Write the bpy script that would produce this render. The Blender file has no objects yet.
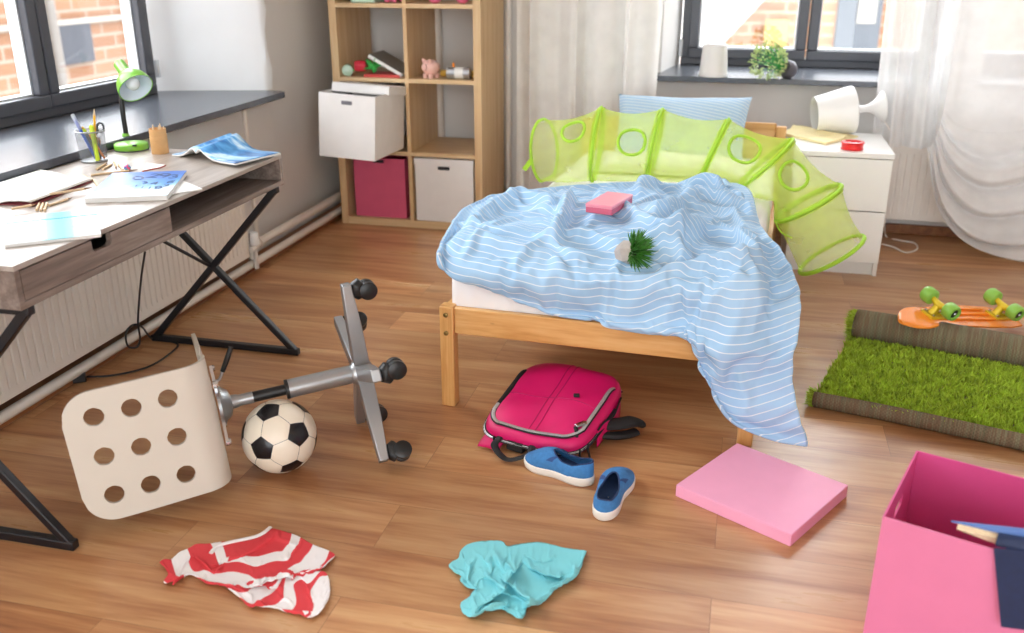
import bpy, bmesh, math, random
import numpy as np
from mathutils import Vector, Matrix
from mathutils.bvhtree import BVHTree
from mathutils.geometry import delaunay_2d_cdt

random.seed(7)
RNG = np.random.default_rng(7)
SC = bpy.context.scene
COL = SC.collection
PI = math.pi
R = math.radians

# ------------------------------------------------------------------ camera model (metres; X right along the back wall, Y into the room)
FPX, PITCH, YAW, CAMH, PCX, PCY = 930.0, R(21.2), R(13.75), 1.34, 512.0, 316.5
FW = Vector((-math.sin(YAW) * math.cos(PITCH), math.cos(YAW) * math.cos(PITCH), -math.sin(PITCH)))
RT = Vector((math.cos(YAW), math.sin(YAW), 0))
UP = RT.cross(FW)
CAM = Vector((0, 0, CAMH))


def ray(px, py):
    return FW + RT * ((px - PCX) / FPX) - UP * ((py - PCY) / FPX)


def at(px, py, z=None, x=None, y=None):
    """the point of the room seen at a pixel of the photograph, on one known plane"""
    d = ray(px, py)
    if z is not None:
        k = (z - CAMH) / d.z
    elif x is not None:
        k = x / d.x
    else:
        k = y / d.y
    return CAM + d * k


def pix(p):
    d = Vector(p) - CAM
    w = d.dot(FW)
    return PCX + FPX * d.dot(RT) / w, PCY - FPX * d.dot(UP) / w


# ------------------------------------------------------------------ materials
def lin(h):
    h = h.lstrip('#')
    out = []
    for i in (0, 2, 4):
        c = int(h[i:i + 2], 16) / 255
        out.append(c / 12.92 if c <= 0.04045 else ((c + 0.055) / 1.055) ** 2.4)
    return (*out, 1.0)


class Nodes:
    def __init__(self, name):
        self.m = bpy.data.materials.new(name)
        self.m.use_nodes = True
        self.t = self.m.node_tree
        self.t.nodes.clear()
        self.out = self.n('ShaderNodeOutputMaterial')

    def n(self, typ, **kw):
        nd = self.t.nodes.new(typ)
        for k, v in kw.items():
            setattr(nd, k, v)
        return nd

    def l(self, a, b):
        self.t.links.new(a, b)

    def val(self, node, **kw):
        for k, v in kw.items():
            node.inputs[k.replace('_', ' ')].default_value = v
        return node

    def coord(self, which='Object', scale=(1, 1, 1), rot=(0, 0, 0), loc=(0, 0, 0)):
        tc = self.n('ShaderNodeTexCoord')
        mp = self.n('ShaderNodeMapping')
        mp.inputs['Scale'].default_value = scale
        mp.inputs['Rotation'].default_value = rot
        mp.inputs['Location'].default_value = loc
        self.l(tc.outputs[which], mp.inputs['Vector'])
        return mp.outputs['Vector']

    def noise(self, vec, scale=5, detail=4, rough=0.5, dist=0.0):
        nz = self.n('ShaderNodeTexNoise')
        nz.inputs['Scale'].default_value = scale
        nz.inputs['Detail'].default_value = detail
        nz.inputs['Roughness'].default_value = rough
        nz.inputs['Distortion'].default_value = dist
        if vec is not None:
            self.l(vec, nz.inputs['Vector'])
        return nz.outputs['Fac']

    def ramp(self, fac, stops, interp='LINEAR'):
        r = self.n('ShaderNodeValToRGB')
        r.color_ramp.interpolation = interp
        els = r.color_ramp.elements
        while len(els) > 1:
            els.remove(els[-1])
        for i, (p, c) in enumerate(stops):
            e = els[0] if i == 0 else els.new(p)
            e.position = p
            e.color = lin(c) if isinstance(c, str) else c
        self.l(fac, r.inputs['Fac'])
        return r.outputs['Color']

    def mix(self, fac, a, b, mode='MIX'):
        m = self.n('ShaderNodeMix', data_type='RGBA', blend_type=mode)
        for s, v in ((m.inputs[0], fac), (m.inputs[6], a), (m.inputs[7], b)):
            if hasattr(v, 'is_linked') or hasattr(v, 'links'):
                self.l(v, s)
            else:
                s.default_value = lin(v) if isinstance(v, str) else v
        return m.outputs[2]

    def math(self, op, a, b=0.0, clamp=False):
        m = self.n('ShaderNodeMath', operation=op)
        m.use_clamp = clamp
        for s, v in ((m.inputs[0], a), (m.inputs[1], b)):
            if hasattr(v, 'links'):
                self.l(v, s)
            else:
                s.default_value = v
        return m.outputs[0]

    def bump(self, height, strength=0.2, dist=0.01):
        b = self.n('ShaderNodeBump')
        b.inputs['Strength'].default_value = strength
        b.inputs['Distance'].default_value = dist
        self.l(height, b.inputs['Height'])
        return b.outputs['Normal']

    def bsdf(self, color, rough=0.5, metal=0.0, normal=None, spec=0.5, **kw):
        p = self.n('ShaderNodeBsdfPrincipled')
        if hasattr(color, 'links'):
            self.l(color, p.inputs['Base Color'])
        else:
            p.inputs['Base Color'].default_value = lin(color) if isinstance(color, str) else color
        if hasattr(rough, 'links'):
            self.l(rough, p.inputs['Roughness'])
        else:
            p.inputs['Roughness'].default_value = rough
        p.inputs['Metallic'].default_value = metal
        p.inputs['Specular IOR Level'].default_value = spec
        if normal is not None:
            self.l(normal, p.inputs['Normal'])
        for k, v in kw.items():
            p.inputs[k.replace('_', ' ')].default_value = v
        self.l(p.outputs[0], self.out.inputs['Surface'])
        return p


def plain(name, color, rough=0.5, metal=0.0, var=0.06, scale=14.0, bump=0.0, bscale=300.0, spec=0.5, **kw):
    """a plain colour with a little procedural unevenness, optionally a fine surface grain"""
    N = Nodes(name)
    v = N.coord('Object')
    c = lin(color)
    d = tuple(x * (1 - var) for x in c[:3]) + (1,)
    e = tuple(min(1, x * (1 + var)) for x in c[:3]) + (1,)
    col = N.ramp(N.noise(v, scale, 3), [(0.3, d), (0.7, e)])
    nm = N.bump(N.noise(v, bscale, 2), bump, 0.002) if bump else None
    N.bsdf(col, rough, metal, nm, spec, **kw)
    return N.m


def wood(name, cols, grain=(1.2, 30, 30), rough=0.5, bump=0.05, seed=0.0, contrast=(0.3, 0.7), knots=None):
    N = Nodes(name)
    v = N.coord('Object', scale=grain, loc=(seed, seed * 1.7, seed * .3))
    a = N.noise(v, 1.0, 5, 0.6, 0.4)
    b = N.noise(N.coord('Object', scale=tuple(g * 5 for g in grain)), 1.0, 2)
    f = N.math('ADD', N.math('MULTIPLY', a, 0.8), N.math('MULTIPLY', b, 0.2))
    n = len(cols)
    lo, hi = contrast
    col = N.ramp(f, [(lo + (hi - lo) * i / (n - 1), c) for i, c in enumerate(cols)])
    if knots:
        vo = N.n('ShaderNodeTexVoronoi', feature='F1')
        N.l(N.coord('Object', scale=knots[1], loc=knots[2]), vo.inputs['Vector'])
        vo.inputs['Scale'].default_value = 1.0
        k = N.ramp(vo.outputs['Distance'], [(0.0, (1, 1, 1, 1)), (0.05, (.8, .8, .8, 1)), (0.10, (0, 0, 0, 1))])
        col = N.mix(k, col, knots[0])
    N.bsdf(col, rough, 0, N.bump(f, bump, 0.003))
    return N.m


M = {}
# ------------------------------------------------------------------ meshes
ICO = None


class MB:
    """collects vertices and faces in room coordinates and links them as one mesh object"""

    def __init__(self):
        self.v, self.f, self.uv = [], [], []

    def add(self, v, f, mat=None, uv=None):
        o = len(self.v)
        for p in v:
            p = Vector(p)
            self.v.append(mat @ p if mat is not None else p)
        for q in f:
            self.f.append(tuple(i + o for i in q))
        if uv is not None:
            self.uv.extend(uv)
        return self

    def box(self, x0, x1, y0, y1, z0, z1, mat=None):
        v = [(x, y, z) for x in (x0, x1) for y in (y0, y1) for z in (z0, z1)]
        f = [(0, 1, 3, 2), (4, 6, 7, 5), (0, 4, 5, 1), (2, 3, 7, 6), (0, 2, 6, 4), (1, 5, 7, 3)]
        return self.add(v, f, mat)

    def prism(self, pts, z0, z1, mat=None):
        """pts: outline in XY, counter-clockwise"""
        n = len(pts)
        v = [(p[0], p[1], z0) for p in pts] + [(p[0], p[1], z1) for p in pts]
        f = [tuple(range(n - 1, -1, -1)), tuple(range(n, 2 * n))]
        f += [(i, (i + 1) % n, n + (i + 1) % n, n + i) for i in range(n)]
        return self.add(v, f, mat)

    def tube(self, pts, r, n=10, closed=False, mat=None, flat=1.0, upv=None):
        P = [Vector(p) for p in pts]
        m = len(P)
        rr = r if hasattr(r, '__len__') else [r] * m
        T = []
        for i in range(m):
            a = P[(i - 1) % m] if (closed or i > 0) else P[i]
            b = P[(i + 1) % m] if (closed or i < m - 1) else P[i]
            d = b - a
            T.append(d.normalized() if d.length > 1e-9 else Vector((0, 0, 1)))
        u = Vector(upv) if upv is not None else (Vector((0, 0, 1)) if abs(T[0].z) < 0.9 else Vector((1, 0, 0)))
        v, f = [], []
        nrm = (u - T[0] * u.dot(T[0])).normalized()
        for i in range(m):
            if upv is not None:
                nrm = Vector(upv)
            nrm = nrm - T[i] * nrm.dot(T[i])
            nrm = nrm.normalized() if nrm.length > 1e-6 else T[i].orthogonal().normalized()
            bi = T[i].cross(nrm)
            for k in range(n):
                a = 2 * PI * k / n
                v.append(P[i] + nrm * (rr[i] * flat * math.cos(a)) + bi * (rr[i] * math.sin(a)))
        for i in range(m if closed else m - 1):
            j = (i + 1) % m
            for k in range(n):
                k2 = (k + 1) % n
                f.append((i * n + k, j * n + k, j * n + k2, i * n + k2))
        if not closed:
            f.append(tuple(range(n)))
            f.append(tuple((m - 1) * n + k for k in range(n - 1, -1, -1)))
        return self.add(v, f, mat)

    def bar(self, a, b, w, h, upv=(0, 0, 1)):
        """a square-section bar from a to b"""
        a, b = Vector(a), Vector(b)
        t = (b - a).normalized()
        u = Vector(upv)
        u = (u - t * u.dot(t)).normalized()
        s = t.cross(u)
        v = []
        for p in (a, b):
            for i, j in ((-1, -1), (1, -1), (1, 1), (-1, 1)):
                v.append(p + s * (i * w / 2) + u * (j * h / 2))
        f = [(3, 2, 1, 0), (4, 5, 6, 7)] + [(i, (i + 1) % 4, 4 + (i + 1) % 4, 4 + i) for i in range(4)]
        return self.add(v, f)

    def lathe(self, prof, n=28, mat=None, cap0=True, cap1=True):
        """prof: (radius, z) pairs bottom to top"""
        v, f = [], []
        for r, z in prof:
            for k in range(n):
                a = 2 * PI * k / n
                v.append((r * math.cos(a), r * math.sin(a), z))
        m = len(prof)
        for i in range(m - 1):
            for k in range(n):
                k2 = (k + 1) % n
                f.append((i * n + k, i * n + k2, (i + 1) * n + k2, (i + 1) * n + k))
        if cap0:
            f.append(tuple(range(n - 1, -1, -1)))
        if cap1:
            f.append(tuple((m - 1) * n + k for k in range(n)))
        return self.add(v, f, mat)

    def grid(self, rows, uv=None, closed_u=False):
        """rows: list of equal-length point lists"""
        nr, nc = len(rows), len(rows[0])
        v = [p for r in rows for p in r]
        f = []
        for i in range(nr - 1):
            for j in range(nc if closed_u else nc - 1):
                j2 = (j + 1) % nc
                f.append((i * nc + j, i * nc + j2, (i + 1) * nc + j2, (i + 1) * nc + j))
        return self.add(v, f, None, uv)

    def ball(self, c, r, sc=(1, 1, 1), n=16, mat=None):
        v, f = [], []
        m = n // 2
        for i in range(1, m):
            th = PI * i / m
            for k in range(n):
                a = 2 * PI * k / n
                v.append(Vector((c[0] + r * sc[0] * math.sin(th) * math.cos(a), c[1] + r * sc[1] * math.sin(th) * math.sin(a), c[2] + r * sc[2] * math.cos(th))))
        top, bot = len(v), len(v) + 1
        v += [Vector((c[0], c[1], c[2] + r * sc[2])), Vector((c[0], c[1], c[2] - r * sc[2]))]
        for i in range(m - 2):
            for k in range(n):
                k2 = (k + 1) % n
                f.append((i * n + k, (i + 1) * n + k, (i + 1) * n + k2, i * n + k2))
        for k in range(n):
            k2 = (k + 1) % n
            f.append((top, k, k2))
            f.append((bot, (m - 2) * n + k2, (m - 2) * n + k))
        return self.add(v, f, mat)

    def build(self, name, mat, parent=None, smooth=40, bevel=0.0, seg=2, sub=0, solid=0.0, soff=-1.0, local=False):
        me = bpy.data.meshes.new(name)
        V = self.v
        if parent is not None and not local:
            inv = world_of(parent).inverted()
            V = [inv @ p for p in V]
        elif parent is None and not local:
            c = self.origin()
            V = [p - c for p in V]
        me.from_pydata([tuple(p) for p in V], [], self.f)
        if self.uv:
            ul = me.uv_layers.new(name='UVMap')
            li = np.empty(len(me.loops), dtype=np.int32)
            me.loops.foreach_get('vertex_index', li)
            ul.data.foreach_set('uv', np.array(self.uv, dtype=np.float32)[li].ravel())
        bm = bmesh.new()
        bm.from_mesh(me)
        bmesh.ops.recalc_face_normals(bm, faces=bm.faces)
        bm.to_mesh(me)
        bm.free()
        if smooth:
            me.polygons.foreach_set('use_smooth', [True] * len(me.polygons))
            if smooth < 180:
                me.set_sharp_from_angle(angle=R(smooth))
        me.materials.append(mat if not isinstance(mat, str) else M[mat])
        o = bpy.data.objects.new(name, me)
        COL.objects.link(o)
        if parent is not None:
            o.parent = parent
        elif not local:
            o.location = c
        if solid:
            md = o.modifiers.new('thickness', 'SOLIDIFY')
            md.thickness = solid
            md.offset = soff
        if bevel:
            md = o.modifiers.new('edges', 'BEVEL')
            md.width = bevel
            md.segments = seg
            md.limit_method = 'ANGLE'
            md.angle_limit = R(35)
            md.harden_normals = False
        if sub:
            md = o.modifiers.new('smooth', 'SUBSURF')
            md.levels = sub
            md.render_levels = sub
        return o

    def origin(self):
        xs = [p.x for p in self.v]
        ys = [p.y for p in self.v]
        zs = [p.z for p in self.v]
        return Vector(((min(xs) + max(xs)) / 2, (min(ys) + max(ys)) / 2, min(zs)))


def world_of(o):
    m = o.matrix_basis.copy()
    while o.parent is not None:
        o = o.parent
        m = o.matrix_basis @ m
    return m


def tag(o, label, cat, group=None):
    o['label'] = label
    o['category'] = cat
    if group:
        o['group'] = group
    return o


def thing(name, label, cat, loc=(0, 0, 0), rot=None, group=None):
    o = bpy.data.objects.new(name, None)
    o.empty_display_size = 0.1
    COL.objects.link(o)
    o.location = loc
    if rot is not None:
        if isinstance(rot, Matrix):
            o.rotation_euler = rot.to_euler()
        else:
            o.rotation_euler = (0, 0, rot)
    return tag(o, label, cat, group)


def struct(o, label=None):
    o['kind'] = 'structure'
    return o


def dup(o, parent=None):
    c = o.copy()
    COL.objects.link(c)
    c.parent = parent
    for ch in [k for k in bpy.data.objects if k.parent == o]:
        dup(ch, c)
    return c


def frame(origin, xdir, zdir=(0, 0, 1)):
    """matrix whose local X is xdir, with Z near zdir"""
    x = Vector(xdir).normalized()
    z = Vector(zdir)
    z = (z - x * z.dot(x)).normalized()
    y = z.cross(x)
    m = Matrix.Identity(4)
    for i, c in enumerate((x, y, z)):
        m[0][i], m[1][i], m[2][i] = c
    m.translation = Vector(origin)
    return m


def frame_z(origin, zdir, xhint=(1, 0, 0)):
    z = Vector(zdir).normalized()
    x = Vector(xhint)
    if abs(x.normalized().dot(z)) > 0.98:
        x = z.orthogonal()
    x = (x - z * x.dot(z)).normalized()
    y = z.cross(x)
    m = Matrix.Identity(4)
    for i, c in enumerate((x, y, z)):
        m[0][i], m[1][i], m[2][i] = c
    m.translation = Vector(origin)
    return m


def smooth_curve(pts, n=8, closed=False):
    """Catmull-Rom through the points"""
    P = [Vector(p) for p in pts]
    m = len(P)
    out = []
    for i in range(m if closed else m - 1):
        p0 = P[(i - 1) % m] if closed or i > 0 else P[0] * 2 - P[1]
        p1, p2 = P[i], P[(i + 1) % m]
        p3 = P[(i + 2) % m] if closed or i < m - 2 else p2 * 2 - p1
        for k in range(n):
            t = k / n
            out.append(0.5 * ((2 * p1) + (p2 - p0) * t + (2 * p0 - 5 * p1 + 4 * p2 - p3) * t * t + (3 * p1 - p0 - 3 * p2 + p3) * t ** 3))
    if not closed:
        out.append(P[-1])
    return out


# ------------------------------------------------------------------ a small cloth solver (position based), so folds come from real slack
def colour_edges(E):
    used, cols = {}, []
    lab = np.zeros(len(E), dtype=np.int32)
    for k, (i, j) in enumerate(E):
        a = used.get(i, 0) | used.get(j, 0)
        c = 0
        while (a >> c) & 1:
            c += 1
        lab[k] = c
        used[i] = used.get(i, 0) | (1 << c)
        used[j] = used.get(j, 0) | (1 << c)
    return [np.nonzero(lab == c)[0] for c in range(lab.max() + 1)]


def cloth(P, sets, collide, steps=80, iters=8, gravity=-9.8, dt=1 / 60, damp=0.96, pins=None, hook=None):
    """sets: list of (edges Nx2, rest, stiffness); pins: (indices, targets, stiffness)"""
    P = P.copy()
    V = np.zeros_like(P)
    work = []
    for E, L0, k in sets:
        for idx in colour_edges(E.tolist()):
            work.append((E[idx, 0], E[idx, 1], L0[idx], k))
    for s in range(steps):
        V[:, 2] += gravity * dt
        V *= damp
        X = P + V * dt
        for it in range(iters):
            for a, b, L0, k in work:
                d = X[a] - X[b]
                L = np.sqrt((d * d).sum(1)) + 1e-9
                c = d * (0.5 * k * (L - L0) / L)[:, None]
                X[a] -= c
                X[b] += c
            if pins is not None:
                i, T, k = pins
                X[i] += (T - X[i]) * k
        X = collide(X, P)
        V = (X - P) / dt
        sp = np.sqrt((V * V).sum(1))
        mx = 1.5
        V *= np.minimum(1, mx / (sp + 1e-9))[:, None]
        P = X
    return P
# ------------------------------------------------------------------ shared materials
def build_materials():
    M['wall'] = plain('wall paint', '#dbd8d4', 0.85, var=0.02, scale=3, bump=0.05, bscale=60)
    M['white_wall'] = plain('rough whitewash', '#eef0f1', 0.85, var=0.02, scale=5, bump=0.5, bscale=18)
    M['ceiling'] = plain('ceiling paint', '#efece6', 0.9, var=0.02)
    M['sill'] = plain('slate sill', '#50545c', 0.25, var=0.12, scale=30, bump=0.02)
    M['frame_dark'] = plain('anthracite window frame', '#505259', 0.42, var=0.04)
    M['gasket'] = plain('pale glazing bead', '#d9dde0', 0.4, var=0.02)
    M['radiator'] = plain('radiator enamel', '#e3dcd3', 0.35, var=0.02)
    M['pipe'] = plain('pipe paint', '#e0d8ce', 0.4, var=0.03)
    M['baseboard'] = wood('brown beading', ['#6b3f22', '#8b5630', '#9c6a3f'], (30, 2, 30), 0.45)
    M['oak'] = wood('oak veneer upright', ['#c49b6e', '#d6b589', '#e2c69d'], (40, 40, 1.5), 0.45, 0.03)
    M['oak_flat'] = wood('oak veneer flat', ['#caa274', '#dabb8f', '#e6cda6'], (1.5, 40, 40), 0.45, 0.03)
    M['pine'] = wood('varnished pine rail', ['#c08544', '#d9a566', '#e6bd88'], (2.2, 30, 24), 0.35, 0.03, knots=('#5a3012', (5, 9, 11), (.3, .2, .4)))
    M['pine_post'] = wood('varnished pine post', ['#c08544', '#d9a566', '#e6bd88'], (28, 28, 2.2), 0.35, 0.03, seed=3)
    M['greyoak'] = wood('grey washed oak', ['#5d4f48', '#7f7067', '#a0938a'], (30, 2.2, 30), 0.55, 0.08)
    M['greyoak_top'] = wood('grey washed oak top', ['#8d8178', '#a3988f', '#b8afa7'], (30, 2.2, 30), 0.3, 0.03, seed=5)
    M['black_metal'] = plain('black powder coat', '#15151a', 0.4, var=0.1)
    M['black_plastic'] = plain('black plastic', '#161617', 0.38, var=0.1)
    M['rubber'] = plain('black cable rubber', '#1a1a1c', 0.55, var=0.1)
    M['silver'] = plain('silver paint', '#a6a8aa', 0.32, 0.75, var=0.04)
    M['chrome'] = plain('polished metal', '#c9cacc', 0.16, 1.0, var=0.03)
    M['brass'] = plain('brass bolt', '#8d7446', 0.35, 0.9, var=0.1)
    M['shell'] = plain('white chair shell', '#d6d0c4', 0.34, var=0.01)
    M['white_gloss'] = plain('white lacquer', '#f2f1ee', 0.3, var=0.01)
    M['white_plastic'] = plain('white plastic', '#f1f2f2', 0.35, var=0.01)
    M['white_box'] = plain('white cardboard', '#eceae8', 0.6, var=0.02)
    M['slot_shade'] = plain('painted slot shade', '#26262a', 0.8, var=0.05)  # flat dark colour painting the shade inside a grip hole
    M['grey_slot'] = plain('grey label holder', '#73737a', 0.5, var=0.05)
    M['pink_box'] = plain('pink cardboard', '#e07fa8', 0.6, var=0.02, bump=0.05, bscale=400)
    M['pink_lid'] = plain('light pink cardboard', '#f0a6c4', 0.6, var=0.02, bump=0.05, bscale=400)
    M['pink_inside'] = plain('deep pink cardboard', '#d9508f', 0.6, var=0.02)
    M['raspberry'] = plain('raspberry cardboard', '#d65a7c', 0.6, var=0.03)
    M['paper'] = plain('white paper', '#e6e5e1', 0.7, var=0.01)
    M['page'] = plain('cream page block', '#ecd9b4', 0.75, var=0.08, scale=200)
    M['yellow_page'] = plain('pale yellow paper', '#f3e3ad', 0.7, var=0.02)
    M['navy'] = plain('navy book cloth', '#16264c', 0.65, var=0.1, scale=80, bump=0.1, bscale=700)
    M['navy_light'] = plain('blue book board', '#5a7bb8', 0.6, var=0.05)
    M['pencil_wood'] = plain('bare pencil wood', '#dcc09a', 0.55, var=0.1, scale=60)
    M['pencil_lead'] = plain('pencil tip', '#8f6d52', 0.6, var=0.2, scale=60)
    M['kraft'] = plain('kraft card', '#d3a36b', 0.7, var=0.06, scale=40)
    M['lime'] = plain('lime enamel', '#79bb3c', 0.28, var=0.03)
    M['lime_fabric'] = plain('lime binding tape', '#a9d83a', 0.75, var=0.05)
    M['lamp_inside'] = plain('pale lamp lining', '#dfeaf2', 0.5, var=0.01)
    M['glass_bulb'] = plain('frosted bulb', '#eef3f6', 0.15, var=0.01)
    M['backpack'] = plain('magenta nylon', '#d20a63', 0.5, var=0.06, scale=12, bump=0.12, bscale=900)
    M['webbing'] = plain('black webbing', '#141416', 0.7, var=0.1, bump=0.2, bscale=600)
    M['zip'] = plain('zip teeth', '#c3c3c4', 0.4, 0.6, var=0.2, scale=400)
    M['denim'] = plain('blue canvas', '#3f7db8', 0.85, var=0.1, scale=90, bump=0.15, bscale=900)
    M['denim_dark'] = plain('navy binding', '#263a63', 0.8, var=0.1)
    M['shoe_sole'] = plain('white rubber sole', '#eae6dd', 0.5, var=0.02)
    M['insole'] = plain('dark insole', '#243d63', 0.9, var=0.1)
    M['orange'] = plain('orange plastic', '#fb9430', 0.25, var=0.03)
    M['yellow_metal'] = plain('yellow truck metal', '#e3c52a', 0.35, 0.2, var=0.05)
    M['wheel_green'] = plain('green urethane', '#8cc24e', 0.35, var=0.03)
    M['turf'] = plain('shag pile', '#a8c23a', 0.9, var=0.35, scale=30)
    M['concrete'] = plain('concrete', '#b4aca6', 0.85, var=0.08, scale=50, bump=0.2, bscale=200)
    M['succulent'] = plain('succulent green', '#3f7d2a', 0.5, var=0.4, scale=60)
    M['soil'] = plain('dark soil', '#24211d', 0.95, var=0.3, scale=200)
    M['leaf_light'] = plain('pale leaves', '#bccf8c', 0.55, var=0.35, scale=40)
    M['leaf_green'] = plain('green silk leaf', '#2f9c3c', 0.5, var=0.2, scale=50)
    M['pot_dark'] = plain('dark stone pot', '#55525a', 0.5, var=0.1)
    M['rose'] = plain('red silk petals', '#d52f45', 0.5, var=0.15)
    M['red'] = plain('red plastic', '#e02529', 0.3, var=0.05)
    M['red_book'] = plain('red cover', '#cf4a45', 0.5, var=0.05)
    M['grey_book'] = plain('grey book cover', '#7d7973', 0.6, var=0.05)
    M['pig'] = plain('pink ceramic', '#efc0b4', 0.25, var=0.02)
    M['tin'] = plain('brushed tin', '#b9bcc0', 0.35, 0.8, var=0.05, scale=80)
    M['shutter'] = plain('faded ochre shutter', '#b58f55', 0.7)
    M['gold'] = plain('mustard card', '#c79a2c', 0.5, var=0.05)
    M['jar'] = plain('pale green glass', '#b9d6c0', 0.15, var=0.03)
    M['mattress'] = plain('white sheet', '#efecec', 0.85, var=0.015, scale=8)
    M['pink_toy'] = plain('pink toy', '#f07aa0', 0.5, var=0.1)
    M['purple_toy'] = plain('purple toy', '#a07ac8', 0.5, var=0.1)
    M['rose_box'] = plain('pink tin box', '#ec93a5', 0.4, var=0.02)
    M['rose_box_dark'] = plain('deep pink tin side', '#d0637c', 0.4, var=0.02)
    M['maroon'] = plain('maroon cover', '#7c2f34', 0.6, var=0.05)
    M['bluepen'] = plain('blue pen', '#2a56c0', 0.3, var=0.1)
    M['yellow'] = plain('yellow paint', '#f0b41f', 0.35, var=0.05)
    M['highlighter'] = plain('lime highlighter', '#c9e233', 0.35, var=0.05)
    M['darkgrey'] = plain('dark grey plastic', '#44464c', 0.4, var=0.1)
    M['ink'] = plain('printed dark blue', '#123f78', 0.5, var=0.05)
    M['teal'] = plain('teal elastic', '#1f96a4', 0.5, var=0.05)
    M['bronze_pale'] = plain('pale grey print', '#c4d2d8', 0.5, var=0.02)
    M['cord_white'] = plain('white cord', '#efece6', 0.45, var=0.02)
    M['socket'] = plain('dark fittings', '#2b2b2f', 0.4, var=0.05)

    # laminate floor: staggered planks, each with its own tone and grain
    N = Nodes('oak laminate')
    tc = N.n('ShaderNodeTexCoord')
    br = N.n('ShaderNodeTexBrick')
    br.offset = 0.37
    br.offset_frequency = 2
    N.l(tc.outputs['Object'], br.inputs['Vector'])
    br.inputs['Color1'].default_value = (0, 0, 0, 1)
    br.inputs['Color2'].default_value = (1, 1, 1, 1)
    br.inputs['Mortar'].default_value = (0.5, 0.5, 0.5, 1)
    br.inputs['Scale'].default_value = 1.0
    br.inputs['Mortar Size'].default_value = 0.0008
    br.inputs['Mortar Smooth'].default_value = 0.3
    br.inputs['Bias'].default_value = 0.0
    br.inputs['Brick Width'].default_value = 1.28
    br.inputs['Row Height'].default_value = 0.192
    off = N.n('ShaderNodeVectorMath', operation='MULTIPLY_ADD')
    N.l(br.outputs['Color'], off.inputs[0])
    off.inputs[1].default_value = (7.0, 13.0, 3.0)
    N.l(tc.outputs['Object'], off.inputs[2])
    mp = N.n('ShaderNodeMapping')
    mp.inputs['Scale'].default_value = (1.3, 11.0, 1)
    N.l(off.outputs[0], mp.inputs['Vector'])
    g1 = N.noise(mp.outputs[0], 1.1, 7, 0.58, 0.5)
    mp2 = N.n('ShaderNodeMapping')
    mp2.inputs['Scale'].default_value = (5, 90.0, 1)
    N.l(off.outputs[0], mp2.inputs['Vector'])
    g2 = N.noise(mp2.outputs[0], 1.0, 3, 0.6)
    g = N.math('ADD', N.math('MULTIPLY', g1, 0.78), N.math('MULTIPLY', g2, 0.22))
    col = N.ramp(g, [(0.28, '#875435'), (0.42, '#ad7850'), (0.52, '#c08f63'), (0.68, '#d3aa7d')])
    # a few dark knots
    kv = N.n('ShaderNodeMapping')
    kv.inputs['Scale'].default_value = (1.7, 5.2, 1)
    N.l(off.outputs[0], kv.inputs['Vector'])
    vo = N.n('ShaderNodeTexVoronoi', feature='F1')
    vo.inputs['Scale'].default_value = 1.0
    nd = N.n('ShaderNodeVectorMath', operation='MULTIPLY_ADD')
    nz = N.n('ShaderNodeTexNoise')
    nz.inputs['Scale'].default_value = 9
    N.l(tc.outputs['Object'], nz.inputs['Vector'])
    N.l(nz.outputs['Color'], nd.inputs[0])
    nd.inputs[1].default_value = (0.14, 0.14, 0)
    N.l(kv.outputs[0], nd.inputs[2])
    N.l(nd.outputs[0], vo.inputs['Vector'])
    kn = N.ramp(vo.outputs['Distance'], [(0.0, (.75, .75, .75, 1)), (0.06, (.5, .5, .5, 1)), (0.17, (0, 0, 0, 1))])
    col = N.mix(kn, col, '#6e4226')
    tone = N.ramp(br.outputs['Color'], [(0, (0.80, 0.78, 0.76, 1)), (1, (1.08, 1.06, 1.04, 1))])
    col = N.mix(1.0, col, tone, 'MULTIPLY')
    col = N.mix(N.math('MULTIPLY', br.outputs['Fac'], 0.55), col, '#4b2a17')
    rough = N.ramp(g, [(0.3, (0.34, 0.34, 0.34, 1)), (0.7, (0.26, 0.26, 0.26, 1))])
    N.bsdf(col, rough, 0, N.bump(g, 0.05, 0.002), 0.5)
    M['floor'] = N.m

    # clear panes
    N = Nodes('window glass')
    tr = N.n('ShaderNodeBsdfTransparent')
    gl = N.n('ShaderNodeBsdfGlossy')
    gl.inputs['Roughness'].default_value = 0.02
    mx = N.n('ShaderNodeMixShader')
    mx.inputs[0].default_value = 0.05
    N.l(tr.outputs[0], mx.inputs[1])
    N.l(gl.outputs[0], mx.inputs[2])
    N.l(mx.outputs[0], N.out.inputs['Surface'])
    M['pane'] = N.m

    # brick of the buildings across the street
    for key, c1, c2, mo in (('brick', '#7d5a44', '#8d6b53', '#8f8072'), ('brick_pale', '#8d5a38', '#a67650', '#a39178')):
        N = Nodes(key)
        br = N.n('ShaderNodeTexBrick')
        sx = N.n('ShaderNodeSeparateXYZ')
        cb = N.n('ShaderNodeCombineXYZ')
        N.l(N.coord('Object'), sx.inputs[0])
        N.l(sx.outputs['X' if key == 'brick_pale' else 'Y'], cb.inputs['X'])
        N.l(sx.outputs['Z'], cb.inputs['Y'])
        N.l(cb.outputs[0], br.inputs['Vector'])
        br.inputs['Color1'].default_value = lin(c1)
        br.inputs['Color2'].default_value = lin(c2)
        br.inputs['Mortar'].default_value = lin(mo)
        br.inputs['Scale'].default_value = 1
        br.inputs['Brick Width'].default_value = 0.5
        br.inputs['Row Height'].default_value = 0.16
        br.inputs['Mortar Size'].default_value = 0.02
        N.bsdf(br.outputs['Color'], 0.9)
        M[key] = N.m
    M['render_pale'] = plain('pale render', '#98938c', 0.9, var=0.05)
    M['roof_grey'] = plain('pale metal roof', '#b9b5ae', 0.6, var=0.05)
    M['street_glass'] = plain('dark street window', '#4a5058', 0.3, var=0.05)
    M['street_pipe'] = plain('grey downpipe', '#77726d', 0.6, var=0.05)

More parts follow.
